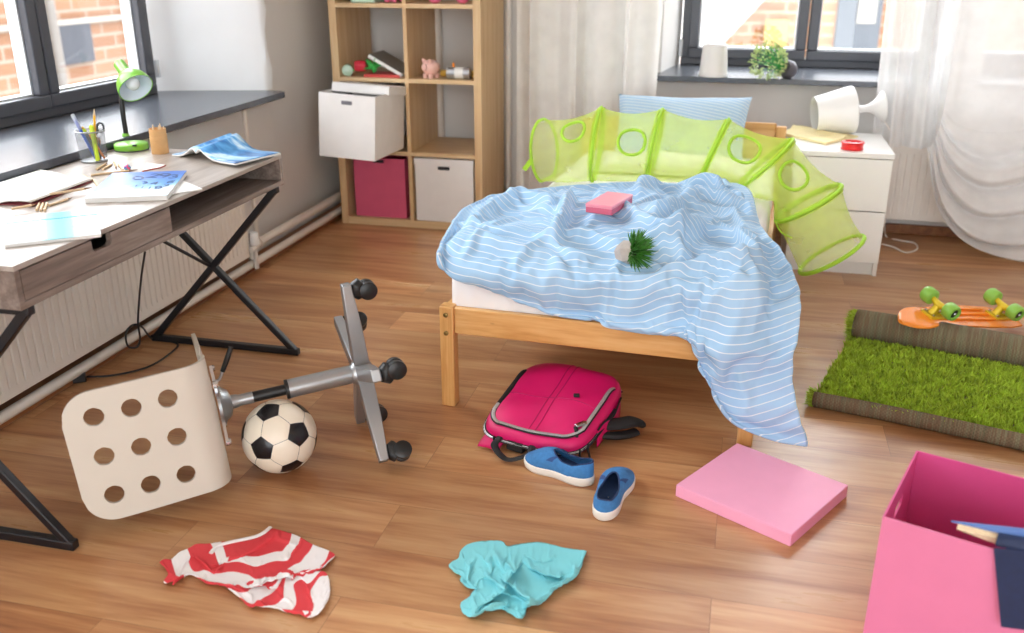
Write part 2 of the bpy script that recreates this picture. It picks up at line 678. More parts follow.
    # blue and white striped cotton; V of the fabric counts across the stripes
    def stripes(name, base, line, period, width, wob=0.0, rough=0.85):
        N = Nodes(name)
        tc = N.n('ShaderNodeTexCoord')
        sp = N.n('ShaderNodeSeparateXYZ')
        N.l(tc.outputs['UV'], sp.inputs[0])
        f = N.math('FRACT', N.math('DIVIDE', sp.outputs['Y'], period))
        f = N.math('ABSOLUTE', N.math('SUBTRACT', f, 0.5))
        msk = N.ramp(f, [(0.0, (1, 1, 1, 1)), (width - min(.012, width * .25), (1, 1, 1, 1)), (width + min(.012, width * .3), (0, 0, 0, 1))])
        wv = N.noise(N.coord('Object'), 6, 2)
        bc = N.ramp(wv, [(0.3, base[0]), (0.7, base[1])])
        col = N.mix(msk, bc, line)
        weave = N.noise(N.coord('Object'), 900, 1)
        p = N.bsdf(col, rough, 0, N.bump(weave, 0.06, 0.001), 0.2)
        return N.m
    M['duvet'] = stripes('blue striped cotton', ('#9bbfde', '#a8cae7'), '#dfe7ee', 0.0235, 0.06)
    M['pillow'] = stripes('fine striped cotton', ('#a9c9e4', '#b3d1ea'), '#dfe8ef', 0.017, 0.12)
    M['red_stripe'] = stripes('red and white jersey', ('#d9424a', '#df4c52'), '#f3efef', 1.0, 0.25)
    M['aqua'] = plain('aqua jersey', '#7fd3dc', 0.8, var=0.03, scale=10, bump=0.1, bscale=900)

    # thin net of the play tunnel and the sheer curtain: partly see-through cloth
    def sheer(name, color, opacity, trans=0.5, rough=0.8):
        N = Nodes(name)
        d = N.n('ShaderNodeBsdfDiffuse')
        d.inputs['Color'].default_value = lin(color)
        t = N.n('ShaderNodeBsdfTranslucent')
        t.inputs['Color'].default_value = lin(color)
        m1 = N.n('ShaderNodeMixShader')
        m1.inputs[0].default_value = trans
        N.l(d.outputs[0], m1.inputs[1])
        N.l(t.outputs[0], m1.inputs[2])
        x = N.n('ShaderNodeBsdfTransparent')
        m2 = N.n('ShaderNodeMixShader')
        wv = N.ramp(N.noise(N.coord('Object'), 12, 2), [(0.3, (opacity - .04,) * 3 + (1,)), (0.7, (opacity + .04,) * 3 + (1,))])
        N.l(wv, m2.inputs[0])
        N.l(x.outputs[0], m2.inputs[1])
        N.l(m1.outputs[0], m2.inputs[2])
        N.l(m2.outputs[0], N.out.inputs['Surface'])
        return N.m
    M['net'] = sheer('lime net', '#dcee78', 0.40, 0.45)
    M['net_band'] = sheer('lime binding band', '#c2e244', 0.62, 0.45)
    M['sheer'] = sheer('sheer white voile', '#f3f3f3', 0.82, 0.22)
    M['voile'] = sheer('white curtain cotton', '#fdfcf9', 0.95, 0.3)
    M['clear'] = sheer('clear plastic', '#e9eef2', 0.35, 0.3)
    M['mesh_cup'] = sheer('silver wire mesh', '#8d9097', 0.36, 0.2)

    # woven rug backing: coloured threads across the roll
    N = Nodes('woven backing')
    w = N.noise(N.coord('Object', scale=(60, 1.2, 1.2)), 1.0, 4, 0.75)
    col = N.ramp(w, [(0.25, '#5d5642'), (0.40, '#767059'), (0.49, '#7b6450'), (0.53, '#868067'), (0.62, '#716c55'), (0.8, '#645e48')])
    ck = N.n('ShaderNodeTexChecker')
    N.l(N.coord('Object', scale=(170, 170, 170)), ck.inputs['Vector'])
    ck.inputs['Scale'].default_value = 1.0
    col = N.mix(N.math('MULTIPLY', ck.outputs['Fac'], 0.25), col, '#3c372a')
    N.bsdf(col, 0.95, 0, N.bump(w, 0.3, 0.004), 0.1)
    M['backing'] = N.m

    # printed covers
    N = Nodes('blue planner cover')
    sp = N.n('ShaderNodeSeparateXYZ')
    N.l(N.coord('Object'), sp.inputs[0])
    nz = N.noise(N.coord('Object', scale=(20, 8, 8)), 1, 3)
    f = N.math('ADD', N.math('ADD', N.math('MULTIPLY', sp.outputs['Y'], 5.0), N.math('MULTIPLY', sp.outputs['X'], -2.2)), N.math('MULTIPLY', nz, 0.8))
    f = N.math('ADD', f, 0.16)
    col = N.ramp(f, [(0.02, '#dcebf5'), (0.25, '#8cc3ea'), (0.5, '#2d86d8'), (0.85, '#1463bd')])
    N.bsdf(col, 0.35)
    M['planner'] = N.m
    N = Nodes('blue magazine cover')
    nz = N.noise(N.coord('Object', scale=(6, 14, 6)), 1, 3, 0.6, 0.6)
    col = N.ramp(nz, [(0.28, '#123a63'), (0.42, '#2b6fae'), (0.52, '#5aa0d6'), (0.62, '#cfe6f2'), (0.72, '#3f86c2')])
    N.bsdf(col, 0.3)
    M['magazine'] = N.m
    N = Nodes('teal splash cover')
    sp = N.n('ShaderNodeSeparateXYZ')
    N.l(N.coord('Object'), sp.inputs[0])
    nz = N.noise(N.coord('Object'), 220, 2, 0.8)
    f = N.math('ADD', N.math('MULTIPLY', N.math('ABSOLUTE', N.math('SUBTRACT', sp.outputs['X'], 0.015)), 17.0), N.math('MULTIPLY', nz, 0.35))
    col = N.ramp(f, [(0.3, '#189fae'), (0.62, '#62c3cb'), (0.9, '#d3dde0')])
    N.bsdf(col, 0.35)
    M['splash'] = N.m
    N = Nodes('speckled ball')
    vo = N.n('ShaderNodeTexVoronoi', feature='F1')
    vo.inputs['Scale'].default_value = 170
    N.l(N.coord('Object'), vo.inputs['Vector'])
    col = N.ramp(vo.outputs['Color'], [(0.15, '#2c5fb0'), (0.35, '#3aa7c9'), (0.5, '#e3557f'), (0.65, '#f0d4dd'), (0.85, '#4a3f8f')], 'CONSTANT')
    N.bsdf(col, 0.4)
    M['speckle'] = N.m


build_materials()

# ------------------------------------------------------------------ the room
WX, WY, ZS, ZL = -2.19, 5.0, 0.775, 0.748        # left wall, back wall, top of the sills


def build_room():
    floor = MB().box(-2.6, 3.6, -4.2, 5.05, -0.06, 0).build('floor', 'floor', smooth=0)
    struct(floor)
    struct(MB().box(-2.9, 3.7, -4.2, 5.6, 3.3, 3.45).build('ceiling', 'ceiling', smooth=0))
    # left wall with its deep window opening (far jamb splayed)
    w = MB()
    w.prism([(WX, 4.092), (WX, 5.55), (-2.95, 5.55), (-2.95, 4.60), (-2.71, 3.95), (-2.695, 3.94)], -0.06, 3.3)
    w.prism([(WX, -4.2), (WX, 0.9), (-2.57, 1.06), (-2.95, 1.06), (-2.95, -4.2)], -0.06, 3.3)
    w.box(-2.95, WX - 0.0005, 0.9, 4.10, -0.06, 0.7205)
    w.box(-2.95, WX - 0.0005, 0.9, 4.10, 3.0, 3.3)
    struct(w.build('wall_left', 'wall', smooth=0))
    # whitewashed jamb, brushed a little round the corner
    a, b = Vector((-2.695, 3.938, 0)), Vector((WX, 4.090, 0))
    rows = []
    rng = np.random.default_rng(3)
    for i in range(26):
        z = ZL + (3.0 - ZL) * i / 25
        j = 0.012 * rng.standard_normal()
        row = [a + (b - a) * t + Vector((0.003, -0.006 + 0.004 * rng.standard_normal(), z)) for t in (0, .15, .3, .45, .6, .75, .88, 0.97)]
        row.append(b + Vector((0.004, 0.002, z)))
        row.append(b + Vector((0.004, 0.012 + abs(j), z)))
        rows.append(row)
    struct(MB().grid(rows).build('trim_1', 'white_wall', smooth=60))
    # back wall with two window openings
    w = MB()
    w.box(-2.95, 3.7, WY, 5.55, -0.06, 0.748)
    w.box(-2.95, 3.7, WY, 5.55, 3.0, 3.3)
    w.prism([(WX, WY), (-0.43, WY), (-0.37, 5.47), (-0.37, 5.55), (WX, 5.55)], 0.748, 3.0)
    w.prism([(0.95, WY), (1.10, WY), (1.06, 5.55), (0.99, 5.55)], 0.748, 3.0)
    w.prism([(2.5, WY), (3.7, WY), (3.7, 5.55), (2.44, 5.55)], 0.748, 3.0)
    struct(w.build('wall_back', 'wall', smooth=0))
    struct(MB().box(3.55, 3.7, -4.2, 5.0, -0.06, 3.3).build('wall_right', 'wall', smooth=0))
    struct(MB().box(-0.005 + 0.088, 0.092, 4.994, 5.004, 0.0, 0.745).build('trim_2', 'wall', smooth=0))
    struct(MB().box(WX, -2.094, -4.2, 4.99, 0, 0.026).build('baseboard_left', 'baseboard', smooth=30, bevel=0.008))
    struct(MB().box(-2.05, 3.5, 4.975, 5.0, 0, 0.05).build('baseboard_back', 'baseboard', smooth=30, bevel=0.006))

    # sills
    s = MB().prism([(-2.69, 1.0), (-2.084, 1.0), (-2.084, 4.05), (-2.11, 4.075), (-2.188, 4.08), (-2.69, 3.935)], 0.7208, ZL)
    struct(s.build('trim_3', 'sill', smooth=30, bevel=0.003))
    s = MB().prism([(-0.46, 4.86), (0.93, 4.86), (0.97, 5.46), (-0.38, 5.46), (-0.43, 5.0), (-0.46, 5.0)], 0.748, ZS)
    struct(s.build('trim_4', 'sill', smooth=30, bevel=0.003))
    s = MB().prism([(1.08, 4.9), (2.52, 4.9), (2.52, 5.0), (2.46, 5.46), (1.07, 5.46)], 0.748, ZS)
    struct(s.build('trim_5', 'sill', smooth=30, bevel=0.003))

    # windows: outer frame, sashes, glazing beads, panes
    def window(name, org, along, inward, length, n, h):
        """org: lower left corner of the frame; along: unit vector; inward: unit vector to the room"""
        A, I, Z = Vector(along), Vector(inward), Vector((0, 0, 1))
        Mx = Matrix.Identity(4)
        for i, c in enumerate((A, I, Z)):
            Mx[0][i], Mx[1][i], Mx[2][i] = c
        Mx.translation = Vector(org)

        def ring(mb, x0, x1, z0, z1, w, d0, d1):
            mb.box(x0, x1, d0, d1, z0, z0 + w, Mx)
            mb.box(x0, x1, d0, d1, z1 - w, z1, Mx)
            mb.box(x0, x0 + w, d0, d1, z0 + w, z1 - w, Mx)
            mb.box(x1 - w, x1, d0, d1, z0 + w, z1 - w, Mx)
        f = MB()
        ring(f, 0, length, 0, h, 0.042, -0.035, 0.035)
        root = f.build(name, 'frame_dark', smooth=30, bevel=0.004)
        struct(root)
        step = (length - 0.072) / n
        for k in range(n):
            x0, x1 = 0.036 + k * step + 0.003, 0.036 + (k + 1) * step - 0.003
            m = MB()
            ring(m, x0, x1, 0.038, h - 0.038, 0.052, -0.02, 0.055)
            sa = m.build('sash', 'frame_dark', root, smooth=30, bevel=0.006)
            m = MB()
            ring(m, x0 + 0.0515, x1 - 0.0515, 0.0895, h - 0.0895, 0.008, -0.03, 0.02)
            m.build('glazing_bead', 'gasket', sa, smooth=30)
            MB().box(x0 + 0.054, x1 - 0.054, -0.004, 0.002, 0.092, h - 0.092, Mx).build('pane', 'pane', sa, smooth=0)
        return root
    w1 = window('window_1', (-2.669, 3.874, ZL), (0, -1, 0), (1, 0, 0), 2.82, 4, 2.23)
    w2 = window('window_2', (-0.36, 5.46, ZS), (1, 0, 0), (0, -1, 0), 1.33, 2, 2.23)
    window('window_3', (1.07, 5.46, ZS), (1, 0, 0), (0, -1, 0), 1.38, 2, 2.23)
    MB().box(-0.372, -0.352, 5.40, 5.425, 0.82, 0.91).build('hinge', 'gasket', w2, smooth=30, bevel=0.004)
    MB().box(-2.62, -2.60, 3.845, 3.865, 0.82, 0.90).build('hinge', 'gasket', w1, smooth=30, bevel=0.004)


build_room()


def build_outside():
    # brick house across the yard to the left, with a downpipe and a small grey hatch
    h = thing('brick_building', 'orange brick house outside the left window', 'building', (-8, 9, -6))
    MB().box(-11, -8, -6, 22, -6, 3.2).build('wall', 'brick', h, smooth=0)
    p = at(58, 55, x=-7.9)
    MB().tube([(-7.9, p.y, -6), (-7.9, p.y, 3.2)], 0.06, 12).build('downpipe', 'street_pipe', h)
    q = at(77, 42, x=-7.95)
    MB().box(-8.02, -7.95, q.y - .3, q.y + .3, q.z - .25, q.z + .25).build('hatch', 'street_glass', h, smooth=0, bevel=0.01)
    for py in (22,):
        q = at(70, py, x=-7.95)
        MB().box(-8.02, -7.94, -6, 22, q.z - .03, q.z + .03).build('ledge', 'render_pale', h, smooth=0)
    # house behind the far window: gable with a pale lean-to roof and a dark window
    g = thing('gable_building', 'pale brick gable house seen through the far window', 'building', (2, 15, -6))
    MB().box(-6, 14, 15, 18, -6, 3.4).build('wall', 'brick_pale', g, smooth=0)
    c = at(862, 22, y=14.95)
    MB().box(c.x - .36, c.x + .26, 14.93, 15.02, c.z - .45, c.z + .50).build('window', 'street_glass', g, smooth=0, bevel=0.02)
    MB().box(c.x - .08, c.x + .18, 14.90, 14.95, c.z - .02, c.z + .36).build('window_patch', 'render_pale', g, smooth=0)  # pale panel set in front of the dark window
    a, b = at(712, 42, y=14.2), at(768, -5, y=14.2)
    MB().prism([(a.x - 3, a.z - 0.2), (a.x, a.z - .2), (b.x, b.z), (b.x - .3, b.z + 2.0), (a.x - 3, b.z + 2.0)], 14.0, 14.9, Matrix(((1, 0, 0, 0), (0, 0, 1, 0), (0, 1, 0, 0), (0, 0, 0, 1)))).build('roof', 'roof_grey', g, smooth=0)
    d = at(775, 35, y=14.95)
    MB().box(d.x - .16, d.x + .18, 14.9, 15.0, d.z - .3, d.z + .22).build('shutter', 'shutter', g, smooth=0)


build_outside()
# ------------------------------------------------------------------ desk under the left window
DX0, DX1, DY0, DY1, DZ0, DZ1 = -2.081, -1.488, 1.585, 2.828, 0.618, 0.72


def build_desk():
    t = thing('desk', 'grey washed oak writing desk on black crossed metal legs under the window sill', 'desk', ((DX0 + DX1) / 2, (DY0 + DY1) / 2, 0))
    ym = 2.172
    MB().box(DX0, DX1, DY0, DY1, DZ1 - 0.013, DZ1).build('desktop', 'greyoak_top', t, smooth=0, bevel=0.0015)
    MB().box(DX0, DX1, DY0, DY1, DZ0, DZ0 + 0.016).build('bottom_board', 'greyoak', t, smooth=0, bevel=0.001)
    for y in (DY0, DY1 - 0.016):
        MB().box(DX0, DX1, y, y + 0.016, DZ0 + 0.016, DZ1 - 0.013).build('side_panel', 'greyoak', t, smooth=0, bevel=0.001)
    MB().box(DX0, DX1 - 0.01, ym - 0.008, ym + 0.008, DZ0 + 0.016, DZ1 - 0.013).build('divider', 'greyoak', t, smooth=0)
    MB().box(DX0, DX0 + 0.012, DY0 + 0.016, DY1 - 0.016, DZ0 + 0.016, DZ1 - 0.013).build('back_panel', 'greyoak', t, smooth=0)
    # drawer front with a finger notch cut into its upper edge
    za, zb, ya, yb = DZ0 + 0.018, DZ1 - 0.0165, DY0 + 0.018, ym - 0.002
    n0, n1, nz = 1.842, 1.915, zb - 0.030
    o = [(ya, za), (yb, za), (yb, zb), (n1, zb), (n1, nz + .008), (n1 - .008, nz), (n0 + .008, nz), (n0, nz + .008), (n0, zb), (ya, zb)]
    Ms = Matrix(((0, 0, 1, 0), (1, 0, 0, 0), (0, 1, 0, 0), (0, 0, 0, 1)))
    d = MB().prism(o, DX1 - 0.016, DX1 - 0.0005, Ms).build('drawer', 'greyoak', t, smooth=0, bevel=0.0008)
    b = MB()
    b.box(DX0 + .06, DX1 - 0.018, ya + 0.02, ya + 0.03, za + .005, zb - 0.012)
    b.box(DX0 + .06, DX1 - 0.018, yb - 0.03, yb - 0.02, za + .005, zb - 0.012)
    b.box(DX0 + .06, DX1 - 0.018, ya + 0.02, yb - 0.02, za, za + 0.006)
    b.box(DX0 + .06, DX0 + 0.07, ya + 0.02, yb - 0.02, za, zb - 0.012)
    b.build('drawer_tray', 'darkgrey', d, smooth=0)
    # two crossed frames, slightly splayed, joined by a thin brace to the middle of the desk
    for top, bot, nm in ((DY1 - 0.035, 2.803, 1), (DY0 + 0.035, 1.592, -1)):
        xf, xb = DX1 - 0.005, DX0 + 0.02
        a, b_ = Vector((xf - 0.012, top, DZ0 - 0.012)), Vector((xb + 0.012, top, DZ0 - 0.012))
        c, d_ = Vector((xf + 0.005, bot, 0.012)), Vector((xb + 0.005, bot, 0.012))
        m = MB()
        m.bar(a + Vector((.012, 0, 0)), b_ - Vector((.012, 0, 0)), 0.022, 0.022)
        m.bar(c + Vector((.013, 0, 0)), d_ - Vector((.013, 0, 0)), 0.024, 0.024)
        m.bar(a, d_, 0.023, 0.023, (0, 1, 0))
        m.bar(b_, c, 0.022, 0.022, (0, 1, 0))
        m.build('leg_frame', 'black_metal', t, smooth=30, bevel=0.003)
        x_ = (a + d_) / 2
        MB().tube([x_, Vector((DX0 + 0.22, top - nm * 0.40, DZ0 - 0.004))], 0.006, 8).build('brace', 'black_metal', t)
    return t


build_desk()

# ------------------------------------------------------------------ bookcase
SX0, SX1, SY0, SY1 = -2.038, -1.254, 4.492, 4.942
SZ = [0.0, 0.39, 0.757, 1.113, 1.47]
SXM = -1.641


def build_bookcase():
    t = thing('bookcase', 'light oak open cube bookcase standing in the room corner', 'bookcase', ((SX0 + SX1) / 2, (SY0 + SY1) / 2, 0))
    top = 1.86
    for x in (SX0, SX1 - 0.039):
        MB().box(x, x + 0.039, SY0, SY1, 0, top).build('side_panel', 'oak', t, smooth=0, bevel=0.001)
    MB().box(SX0 + .039, SX1 - .039, SY0 + .001, SY1, 0, 0.039).build('bottom_board', 'oak_flat', t, smooth=0, bevel=0.001)
    MB().box(SX0 + .039, SX1 - .039, SY0 + .001, SY1, top - 0.039, top).build('top_board', 'oak_flat', t, smooth=0, bevel=0.001)
    for z in SZ[1:]:
        MB().box(SX0 + .039, SX1 - .039, SY0 + .002, SY1, z - 0.01, z + 0.01).build('shelf_board', 'oak_flat', t, smooth=0, bevel=0.001)
    lv = [0.039, 0.38, 0.40, 0.747, 0.767, 1.103, 1.123, 1.46, 1.48, top - 0.039]
    for i in range(0, 10, 2):
        MB().box(SXM - 0.010, SXM + 0.010, SY0 + .002, SY1, lv[i], lv[i + 1]).build('divider', 'oak', t, smooth=0, bevel=0.001)
    # white heating pipes behind it
    for k, x in enumerate((-1.63, -1.237)):
        o = MB().tube([(x, 4.970, 0.0), (x, 4.970, 3.3)], 0.026 if k == 0 else 0.018, 14).build('riser_pipe', 'pipe')
        tag(o, ('white riser pipe seen through the open bookcase' if k == 0 else 'white riser pipe between the bookcase and the curtain'), 'pipe')


build_bookcase()


def carton(name, label, mat, org, w, d, h, lid=True, slot='slot_shade', rot=None, open_top=False, slotw=0.058, slotz=None, wall=0.004):
    """a storage box; org = middle of its bottom front edge; X across, Y to the back"""
    Mx = (rot or Matrix.Identity(4)).copy()
    Mx.translation = Vector(org)
    t = thing(name, label, 'box', org, Mx.to_3x3() if rot else None)
    m = MB()
    hb = h - 0.002
    m.box(-w / 2, w / 2, 0, wall, 0, hb, Mx)
    m.box(-w / 2, w / 2, d - wall, d, 0, hb, Mx)
    m.box(-w / 2, -w / 2 + wall, wall, d - wall, 0, hb, Mx)
    m.box(w / 2 - wall, w / 2, wall, d - wall, 0, hb, Mx)
    m.box(-w / 2 + wall, w / 2 - wall, wall, d - wall, 0, wall, Mx)
    m.build('body', mat, t, smooth=0, bevel=0.0015)
    sz = slotz if slotz is not None else h - 0.055
    MB().box(-slotw / 2, slotw / 2, -0.0022, 0.003, sz - 0.0085, sz + 0.0085, Mx).build('slot_plate', slot, t, smooth=0)  # uncut plate on the front; the default dark tone paints a hole's shade
    if lid:
        e = 0.003
        m = MB()
        m.box(-w / 2 - e, w / 2 + e, -e, d + e, h - 0.001, h + 0.003, Mx)
        m.box(-w / 2 - e, w / 2 + e, -e, -0.0005, h - 0.03, h - 0.001, Mx)
        m.box(-w / 2 - e, w / 2 + e, d + .0005, d + e, h - 0.03, h - 0.001, Mx)
        m.box(-w / 2 - e, -w / 2 - .0005, 0, d, h - 0.03, h - 0.001, Mx)
        m.box(w / 2 + .0005, w / 2 + e, 0, d, h - 0.03, h - 0.001, Mx)
        m.build('lid', mat, t, smooth=0, bevel=0.001)
    return t, Mx


def build_cartons():
    carton('storage_box', 'raspberry pink storage box in the lowest left shelf compartment', 'raspberry', (-1.822, 4.515, 0.040), 0.285, 0.33, 0.318, lid=False, slotz=0.300)
    carton('storage_box', 'lidded white storage box in the lowest right shelf compartment', 'white_box', (-1.462, 4.502, 0.040), 0.312, 0.33, 0.328, slotz=0.283, slotw=0.062)
    rot = (Matrix.Rotation(R(3.0), 4, 'Y') @ Matrix.Rotation(R(-1.5), 4, 'X'))
    t, Mx = carton('storage_box', 'open white storage box pulled halfway out of the bookcase', 'white_box', (-1.815, 4.10, 0.437), 0.284, 0.40, 0.302, lid=False, slot='grey_slot', rot=rot, slotz=0.262, slotw=0.052, wall=0.005)
    Ml = Mx @ Matrix.Translation((0.008, 0.145, 0.292)) @ Matrix.Rotation(R(-5.5), 4, 'X')
    lid = MB()
    w, d, h = 0.292, 0.30, 0.042
    lid.box(-w / 2, w / 2, 0, d, h - 0.004, h, Ml)
    lid.box(-w / 2, w / 2, 0, 0.004, 0, h - .004, Ml)
    lid.box(-w / 2, -w / 2 + 0.004, .004, d, 0, h - .004, Ml)
    lid.box(w / 2 - 0.004, w / 2, .004, d, 0, h - .004, Ml)
    lid.build('lid', 'white_box', t, smooth=0, bevel=0.001)


build_cartons()

# ------------------------------------------------------------------ bedside cabinet
NX0, NX1, NY0, NY1, NZ = 0.245, 0.645, 4.215, 4.72, 0.552


def build_cabinet():
    t = thing('bedside_cabinet', 'white two drawer bedside cabinet beside the bed head', 'cabinet', ((NX0 + NX1) / 2, (NY0 + NY1) / 2, 0))
    MB().box(NX0 - .003, NX1 + .003, NY0 - .006, NY1, NZ - 0.022, NZ).build('top_board', 'white_gloss', t, smooth=0, bevel=0.0015)
    for x in (NX0, NX1 - 0.018):
        MB().box(x, x + 0.018, NY0 + 0.012, NY1, 0, NZ - 0.022).build('side_panel', 'white_gloss', t, smooth=0, bevel=0.001)
    MB().box(NX0 + .018, NX1 - .018, NY1 - 0.01, NY1, 0.02, NZ - 0.022).build('back_panel', 'white_gloss', t, smooth=0)
    MB().box(NX0 + .018, NX1 - .018, NY0 + .03, NY0 + .045, 0, 0.06).build('plinth', 'white_gloss', t, smooth=0)
    for z0, z1 in ((0.064, 0.294), (0.299, 0.526)):
        d = MB().box(NX0 + 0.001, NX1 - 0.001, NY0 - 0.004, NY0 + 0.011, z0, z1).build('drawer', 'white_gloss', t, smooth=0, bevel=0.0015)
        MB().box(NX0 + .025, NX1 - .025, NY0 + 0.012, NY1 - 0.04, z0 + 0.01, z1 - 0.05).build('drawer_tray', 'white_gloss', d, smooth=0)


build_cabinet()

# ------------------------------------------------------------------ bed
BA = R(-2.7)
MBED = Matrix.Translation((-0.853, 2.540, 0)) @ Matrix.Rotation(BA, 4, 'Z')
BW, BL = 0.965, 2.05
MAT_TOP = 0.455


def build_bed():
    t = thing('bed', 'varnished pine single bed frame under blue striped bedding', 'bed', MBED.translation, BA)

    def bx(n, m, x0, x1, y0, y1, z0, z1, bev=0.004, par=t):
        return MB().box(x0, x1, y0, y1, z0, z1, MBED).build(n, m, par, smooth=30, bevel=bev)
    for x in (0, BW - 0.045):
        l = bx('leg', 'pine_post', x, x + 0.045, 0, 0.045, 0, 0.338)
        for z in (0.312, 0.252):
            c = MBED @ Vector((x + 0.0225, -0.001, z))
            MB().lathe([(0.0075, -0.002), (0.0075, 0.003), (0.005, 0.005)], 12, frame_z(c, MBED.to_3x3() @ Vector((0, -1, 0)))).build('bolt', 'brass', l)
        bx('leg', 'pine_post', x, x + 0.045, BL - 0.045, BL, 0, 0.60)
    bx('foot_rail', 'pine', 0.045, BW - 0.045, 0.012, 0.034, 0.248, 0.334)
    MBR = MBED @ Matrix.Rotation(R(90), 4, 'Z')
    for x in (0.008, BW - 0.030):
        bx('side_rail', 'pine', x, x + 0.022, 0.045, BL - 0.045, 0.248, 0.334)
    bx('headboard', 'pine', 0.045, BW - 0.045, BL - 0.036, BL - 0.012, 0.40, 0.615, 0.008)
    for i in range(14):
        y = 0.10 + i * 0.14
        bx('slat', 'pine', 0.03, BW - 0.03, y, y + 0.07, 0.262, 0.278, 0.002)
    # mattress in a loose white sheet: a rounded slab with gathers down its sides
    rng = np.random.default_rng(5)
    x0, x1, y0, y1, z0, z1 = 0.030, BW - 0.034, 0.040, BL - 0.045, 0.281, MAT_TOP
    rows = []
    per = []
    nx, ny = 70, 120
    for i in range(nx):
        per.append((x0 + (x1 - x0) * i / nx, y0, 0, -1))
    for i in range(ny):
        per.append((x1, y0 + (y1 - y0) * i / ny, 1, 0))
    for i in range(nx):
        per.append((x1 - (x1 - x0) * i / nx, y1, 0, 1))
    for i in range(ny):
        per.append((x0, y1 - (y1 - y0) * i / ny, -1, 0))
    ph = rng.uniform(0, 2 * PI, 6)

    def wav(s):
        return 0.5 * math.sin(s * 61 + ph[0]) + 0.5 * math.sin(s * 143 + ph[1] + 2 * math.sin(s * 17)) + 0.35 * math.sin(s * 37 + ph[2])
    n = len(per)
    lev = [(z0, 0.0, .2), (z0 + 0.03, -0.003, .8), (z0 + 0.07, -0.004, 1), (z0 + 0.11, -0.003, .9), (z1 - 0.035, 0.0, .6), (z1 - 0.012, 0.008, .25), (z1, 0.03, .0), (z1 + 0.003, 0.10, 0)]
    for z, ins, am in lev:
        row = []
        for k, (x, y, a, b) in enumerate(per):
            s = k / n * 4
            o = -ins + am * 0.0045 * wav(s)
            cx_, cy_ = (x0 + x1) / 2, (y0 + y1) / 2
            # inset towards the middle, corners included
            px = min(max(x, x0 + ins), x1 - ins) + (a * o if a else 0) + (a * ins if a else 0)
            py = min(max(y, y0 + ins), y1 - ins) + (b * o if b else 0) + (b * ins if b else 0)
            if a:
                px = x - a * ins + a * am * 0.0045 * wav(s)
            if b:
                py = y - b * ins + b * am * 0.0045 * wav(s)
            row.append(MBED @ Vector((px, py, z)))
        rows.append(row)
    m = MB().grid(rows, closed_u=True)
    k = len(m.v)
    last = [k - n + i for i in range(n)]
    m.f.append(tuple(last))
    m.f.append(tuple(range(n - 1, -1, -1)))
    mt = m.build('mattress', 'mattress', None, smooth=180)
    tag(mt, 'white sheeted mattress lying on the pine bed frame', 'mattress')


build_bed()

# ------------------------------------------------------------------ radiators and pipes


def grooved(mb, p0, p1, nrm, z0, z1, pitch=0.033, depth=0.006, gw=0.010, edge=0.02):
    """a pressed radiator face from p0 to p1 with upright grooves that stop short of its edges"""
    p0, p1, nrm = Vector(p0), Vector(p1), Vector(nrm)
    L = (p1 - p0).length
    d = (p1 - p0) / L
    s = [0.0]
    x = edge + pitch / 2
    cuts = []
    while x < L - edge:
        cuts.append(x)
        x += pitch
    cols = [(0.0, 0)]
    for c in cuts:
        cols += [(c - gw / 2, 0), (c - gw / 5, 1), (c + gw / 5, 1), (c + gw / 2, 0)]
    cols.append((L, 0))
    rowsz = [(z0, 0), (z0 + 0.03, 0), (z0 + 0.042, 1), (z1 - 0.042, 1), (z1 - 0.03, 0), (z1, 0)]
    rows = [[p0 + d * a + Vector((0, 0, z)) - nrm * (depth * g * h) for a, g in cols] for z, h in rowsz]
    mb.grid(rows)


